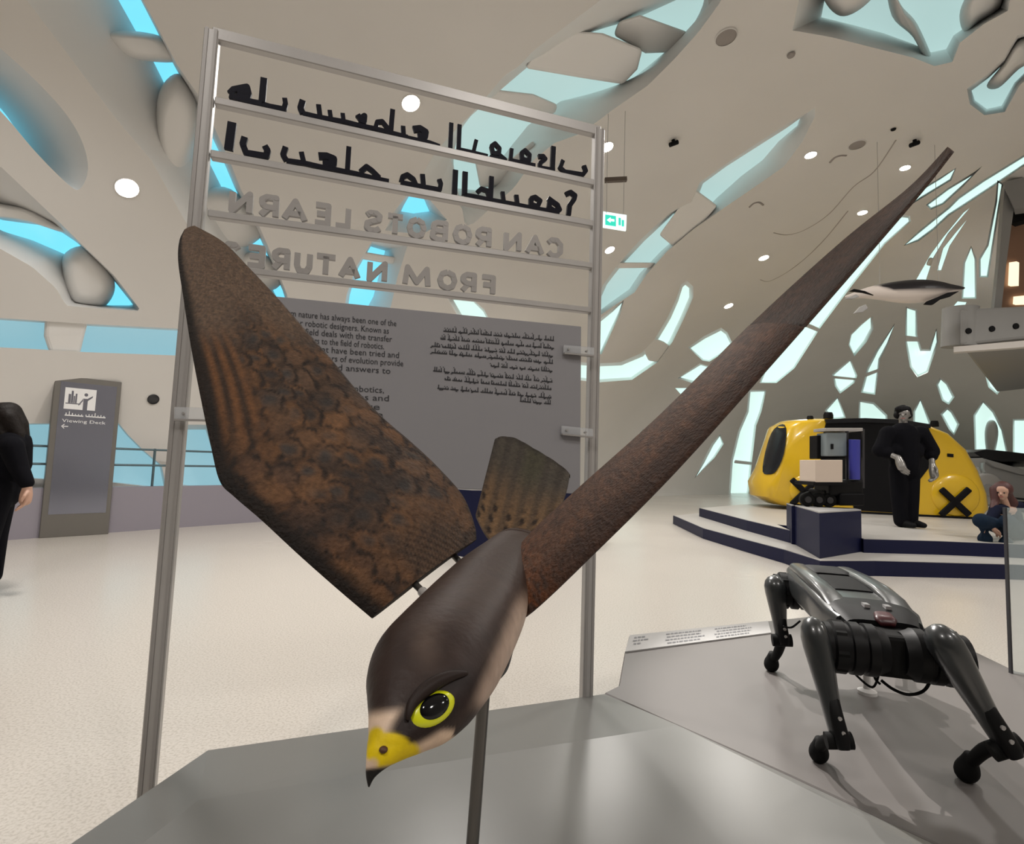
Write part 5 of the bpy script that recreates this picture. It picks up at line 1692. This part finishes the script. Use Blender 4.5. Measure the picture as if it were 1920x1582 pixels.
for x in (1650, 1760):
    bm = bmesh.new(); a = P(x, 535, 9); b = shell_hit(*proj(a + Vector((0, 0, 0.01)))[:2]); 
    zc = a.copy(); 
    q = a - EC
    zc.z = EH * math.sqrt(max(0, 1 - (q.dot(E1) / EA) ** 2 - (q.dot(E2) / EB) ** 2)) - 0.01
    cyl(bm, a, zc, 0.004, 6)
    fin('wire', bm, M_STEEL, pen)

ex_ = thing('exit_sign', 'small green and white exit sign hanging from a ceiling bracket', 'exit sign', P(1152, 413, 8.0))
M_GRN = mat('green_exit_panel', (0.02, 0.30, 0.22), 0.4, emit=(0.03, 0.55, 0.40), estr=0.8)
M_EXW = mat('white_exit_panel', (0.7, 0.8, 0.8), 0.4, emit=(0.75, 0.95, 0.92), estr=0.7)
ed = 8.0
def xp(x, y, d=0.0): return P(x, y, ed + d)
bm = bmesh.new(); prism(bm, [xp(1130, 396), xp(1175, 403), xp(1174, 431), xp(1130, 424)], Vector((0, 0.05, 0)))
eb = fin('sign_box', bm, M_EXW, ex_)
bm = bmesh.new(); prism(bm, [xp(1135, 402, -.01), xp(1155, 405, -.01), xp(1155, 424, -.01), xp(1135, 421, -.01)], Vector((0, 0.02, 0)))
fin('green_square', bm, M_GRN, eb)
bm = bmesh.new(); prism(bm, [xp(1138, 412, -.02), xp(1145, 407, -.02), xp(1145, 410, -.02), xp(1152, 411, -.02), xp(1152, 415, -.02), xp(1145, 414, -.02), xp(1145, 417, -.02)], Vector((0, 0.02, 0)))
fin('arrow', bm, M_EXW, eb)
for i_, (xa, xb_, ya, yb_) in enumerate(((1160, 1164, 408, 422), (1166, 1170, 412, 424))):
    bm = bmesh.new(); prism(bm, [xp(xa, ya, -.012), xp(xb_, ya + .5, -.012), xp(xb_, yb_, -.012), xp(xa, yb_ - .5, -.012)], Vector((0, 0.02, 0)))
    fin('running_symbol', bm, M_GRN, eb)
bm = bmesh.new(); bar(bm, xp(1134, 338), xp(1175, 336), 0.06, 0.06)
brk = fin('bracket', bm, mat('dark_bracket', (0.10, 0.075, 0.06), 0.5), ex_)
for x in (1138, 1170):
    bm = bmesh.new(); cyl(bm, xp(x, 338), xp(x - 1, 400), 0.004, 6)
    fin('hanger', bm, M_STEEL, brk)
    bm = bmesh.new(); a = xp(x, 338); q = a - EC
    zc = Vector((a.x, a.y, EH * math.sqrt(max(0, 1 - (q.dot(E1) / EA) ** 2 - (q.dot(E2) / EB) ** 2))))
    cyl(bm, a, zc, 0.004, 6)
    fin('hanger', bm, M_STEEL, brk)

M_LAMP = mat('downlight_emitter', (1, 1, 1), 0.4, emit=(1.0, 0.93, 0.82), estr=14.0)
M_TRIM = mat('white_trim_ring', (0.7, 0.68, 0.65), 0.4)
DL_ = [(770, 193, 40, 'round white downlight behind the black letters'), (1138, 275, 28, 'round white downlight just right of the frame top corner'), (238, 352, 44, 'large oval-looking downlight on the left ceiling rib'),
       (1520, 290, 24, 'white downlight beside the long leaf-shaped opening'), (1697, 314, 20, 'white downlight nearest the far wing tip'), (1617, 398, 19, 'white downlight close above the far wing'),
       (1143, 468, 22, 'white downlight below the exit sign'), (1432, 483, 21, 'white downlight left of the far wing middle'), (1366, 573, 19, 'lowest white downlight above the diamond opening')]
def shell_frame(x, y, inset):
    p = shell_hit(x, y); n = shell_normal(p)
    a = n.cross(Vector((0, 0, 1)));  a = a.normalized() if a.length > 1e-3 else Vector((1, 0, 0))
    return p - n * inset, n, a, n.cross(a).normalized()
for x, y, dpx, lab in DL_:
    p, n_, a, b = shell_frame(x, y, 0.012)
    dd = (p - CAM).dot(CF)
    r = dpx * 0.40 * dd / FPX
    t = thing('downlight', lab, 'ceiling lamp', p, 'round downlights in the vault')
    bm = bmesh.new()
    tube(bm, [p + n_ * 0.03, p - n_ * 0.004], [r, r], 24)
    fin('lamp_disc', bm, M_LAMP, t)
    bm = bmesh.new()
    loft(bm, [ring_pts(p + n_ * 0.02, a, b, r, r, 24), ring_pts(p, a, b, r * 1.02, r * 1.02, 24), ring_pts(p, a, b, r * 1.16, r * 1.16, 24), ring_pts(p + n_ * 0.03, a, b, r * 1.18, r * 1.18, 24)], True, False)
    fin('trim_ring', bm, M_TRIM, t, True)
M_SPKG = mat('speaker_grille_grey', (0.30, 0.27, 0.25), 0.7)
for x, y, rx, lab in ((1361, 68, 19, 'grey round ceiling speaker near the top of the vault'), (1607, 270, 14, 'grey round ceiling speaker beside a downlight'), (287, 748, 9, 'small dark round vent on the left wall')):
    p, n_, a, b = shell_frame(x, y, 0.015); dd = (p - CAM).dot(CF); r = rx * dd / FPX
    t = thing('ceiling_speaker', lab, 'speaker', p) if y < 700 else thing('wall_vent', lab, 'vent', p)
    bm = bmesh.new(); loft(bm, [ring_pts(p + n_ * 0.05, a, b, r, r, 24), ring_pts(p, a, b, r, r, 24), ring_pts(p - n_ * 0.006, a, b, r * 0.9, r * 0.9, 24)])
    fin('grille', bm, M_SPKG if y < 700 else M_DKMETAL, t, True, auto=40)
    bm = bmesh.new(); loft(bm, [ring_pts(p - n_ * 0.008, a, b, r * 0.98, r * 0.98, 24), ring_pts(p - n_ * 0.008, a, b, r * 1.07, r * 1.07, 24), ring_pts(p + n_ * 0.05, a, b, r * 1.07, r * 1.07, 24)], True, False)
    fin('rim', bm, M_TRIM if y < 700 else M_DKMETAL, t, True)
for x, y, s_, lab in ((1262, 262, 9, 'black track spotlight on the ceiling left of the leaf opening'), (1715, 262, 9, 'black spotlight on the ceiling near the far wing tip'), (1675, 241, 5, 'tiny black ceiling sensor at the upper right'), (1483, 101, 8, 'small grey smoke detector near the round speaker')):
    p, n_, a, b = shell_frame(x, y, 0.0); dd = (p - CAM).dot(CF); s = s_ * dd / FPX
    dk_ = M_MATT if y > 150 else M_SPKG
    t = thing('ceiling_spotlight' if s_ == 9 else 'ceiling_sensor', lab, 'ceiling lamp' if s_ == 9 else 'sensor', p)
    bm = bmesh.new(); cyl(bm, p + n_ * 0.05, p - n_ * s * 0.5, s * 0.35, 14)
    fin('mount', bm, dk_, t, True, auto=40)
    bm = bmesh.new(); q = p - n_ * s * 0.9
    if s_ == 9: cyl(bm, q - CR * s * 0.9 - Vector((0, 0, s * 0.35)), q + CR * s * 0.8 + Vector((0, 0, s * 0.3)), s * 0.45, 16)
    else: tube(bm, [p - n_ * s * 0.3, p - n_ * s * 0.6, p - n_ * s * 0.8], [s * 0.9, s * 0.8, s * 0.4], 16)
    fin('lamp_head' if s_ == 9 else 'cover', bm, dk_, t, True, auto=40)
# thin curved tracks let into the vault and the two arc-shaped grilles
M_TRACK = mat('grey_track', (0.36, 0.33, 0.30), 0.5)
for pts, wpx, nm, lab in (([(1450, 436), (1475, 440), (1510, 430), (1555, 400), (1600, 350), (1640, 320), (1680, 262)], 3, 'ceiling_track', 'long thin curved track line across the vault'),
                      ([(1425, 524), (1445, 526), (1490, 500), (1540, 455), (1590, 395)], 3, 'ceiling_track', 'lower thin curved track line beside the far wing'),
                      ([(1556, 304), (1565, 295), (1576, 291), (1587, 291)], 5, 'arc_grille', 'small dark arc grille beside the round speaker'), ([(1405, 388), (1413, 381), (1423, 379), (1431, 384)], 5, 'arc_grille', 'small dark arc grille below the leaf opening')):
    bm = bmesh.new()
    q = []
    for x, y in [c[:2] for c in catmull(pts, 6)]:
        p, n_, a, b = shell_frame(x, y, 0.0); q.append(p)
    tube(bm, q, wpx * 0.5 * 9 / FPX, 8)
    tag(fin(nm, bm, M_TRACK if wpx == 3 else M_SPKG, None, True), lab, 'ceiling track' if wpx == 3 else 'grille')

# ------------------------------------------------------------------ smooth ribs bridging the deep openings
def pillow(win, poly, g0=0.55, g1=0.12, k=0.45):
    pts = catmull(poly, 5, True)
    cx = sum(p[0] for p in pts) / len(pts); cy = sum(p[1] for p in pts) / len(pts)
    rings = []
    for t in range(8):
        a = t / 7 * PI / 2
        sc = lerp(k, 1.0, math.cos(a)); g = lerp(g0, g1, math.sin(a))
        rings.append([shell_hit(cx + (x - cx) * sc, cy + (y - cy) * sc, g) for x, y in [p[:2] for p in pts]])
    rings.insert(0, [shell_hit(p[0], p[1], g0 + 0.5) for p in pts])
    bm = bmesh.new()
    loft(bm, rings)
    fin('rib', bm, M_RIB, bpy.data.objects['window_%d' % win], True)
def band(win, poly, g0=0.02, th=0.35):
    bm = bmesh.new()
    n = len(poly)
    fr = [shell_hit(x, y, g0) for x, y in poly]; bk = [shell_hit(x, y, g0 + th) for x, y in poly]
    loft(bm, [bk, fr])
    fin('rib', bm, M_RIB, bpy.data.objects['window_%d' % win], bevel=0.05, segs=3)
pillow(1, [(196,62),(250,58),(310,72),(334,112),(290,116),(235,104)], 0.8, 0.45)
pillow(1, [(300,168),(334,138),(368,182),(372,250),(350,318),(322,345),(296,318),(288,240)], 0.8, 0.25)
pillow(1, [(345,372),(420,350),(472,392),(492,440),(440,470),(390,452)], 0.85, 0.45)
pillow(1, [(420,500),(470,470),(512,488),(528,530),(490,545)], 0.85, 0.5)
pillow(3, [(-60,372),(0,380),(60,392),(122,428),(118,436),(60,418),(0,408),(-60,404)], 0.7, 0.3)
pillow(3, [(118,480),(160,462),(205,505),(215,545),(190,578),(140,574),(120,540)], 0.7, 0.2)
band(4, [(84,598),(165,603),(158,630),(150,663),(92,660),(82,630)], 0.05, 0.4)
band(7, [(1008,88),(1075,58),(1130,62),(1205,92),(1195,130),(1168,158),(1090,146),(985,128)], 0.35, 0.3)
band(7, [(1150,66),(1160,40),(1200,28),(1290,60),(1262,98),(1210,100)], 0.6, 0.2)
band(7, [(900,196),(930,168),(1000,176),(1046,196),(1040,214),(985,208)], 0.55, 0.2)
band(7, [(890,300),(960,296),(1000,262),(1010,280),(960,345),(900,352)], 0.5, 0.2)
band(9, [(660,468),(765,486),(760,500),(656,482)], 0.25, 0.2)
band(11, [(1300,352),(1345,385),(1312,425),(1262,462),(1236,440),(1268,396)], 0.06, 0.35)
band(11, [(1160,492),(1230,492),(1222,502),(1155,503)], 0.1, 0.3)
band(13, [(1206,656),(1228,634),(1244,640),(1262,652),(1240,680),(1216,676)], 0.04, 0.25)
pillow(41, [(1532,-60),(1545,0),(1575,30),(1612,18),(1650,-20),(1670,-60)], 0.9, 0.2)
pillow(41, [(1662,-40),(1690,10),(1720,45),(1752,120),(1738,122),(1712,70),(1672,30)], 1.0, 0.5)
pillow(41, [(1890,-60),(1880,10),(1840,40),(1808,60),(1800,20),(1830,-30)], 0.9, 0.2)
pillow(42, [(1940,70),(1908,74),(1880,120),(1850,160),(1872,165),(1910,130),(1940,110)], 0.7, 0.25)
band(26, [(1692,628),(1724,632),(1728,640),(1694,640)], 0.03, 0.3)
band(17, [(1498,598),(1552,622),(1548,628),(1494,606)], 0.05, 0.3)
pillow(30, [(1852,790),(1866,790),(1872,815),(1862,862),(1852,862),(1846,815)], 0.5, 0.1)
for w_, p_ in ((18, [(1378, 862), (1412, 866), (1411, 872), (1376, 868)]), (24, [(1622, 700), (1650, 690), (1650, 696), (1622, 707)]), (22, [(1560, 704), (1608, 709), (1608, 713), (1560, 709)]), (36, [(1742, 482), (1758, 486), (1752, 500), (1736, 497)])):
    band(w_, p_, 0.1, 0.3)
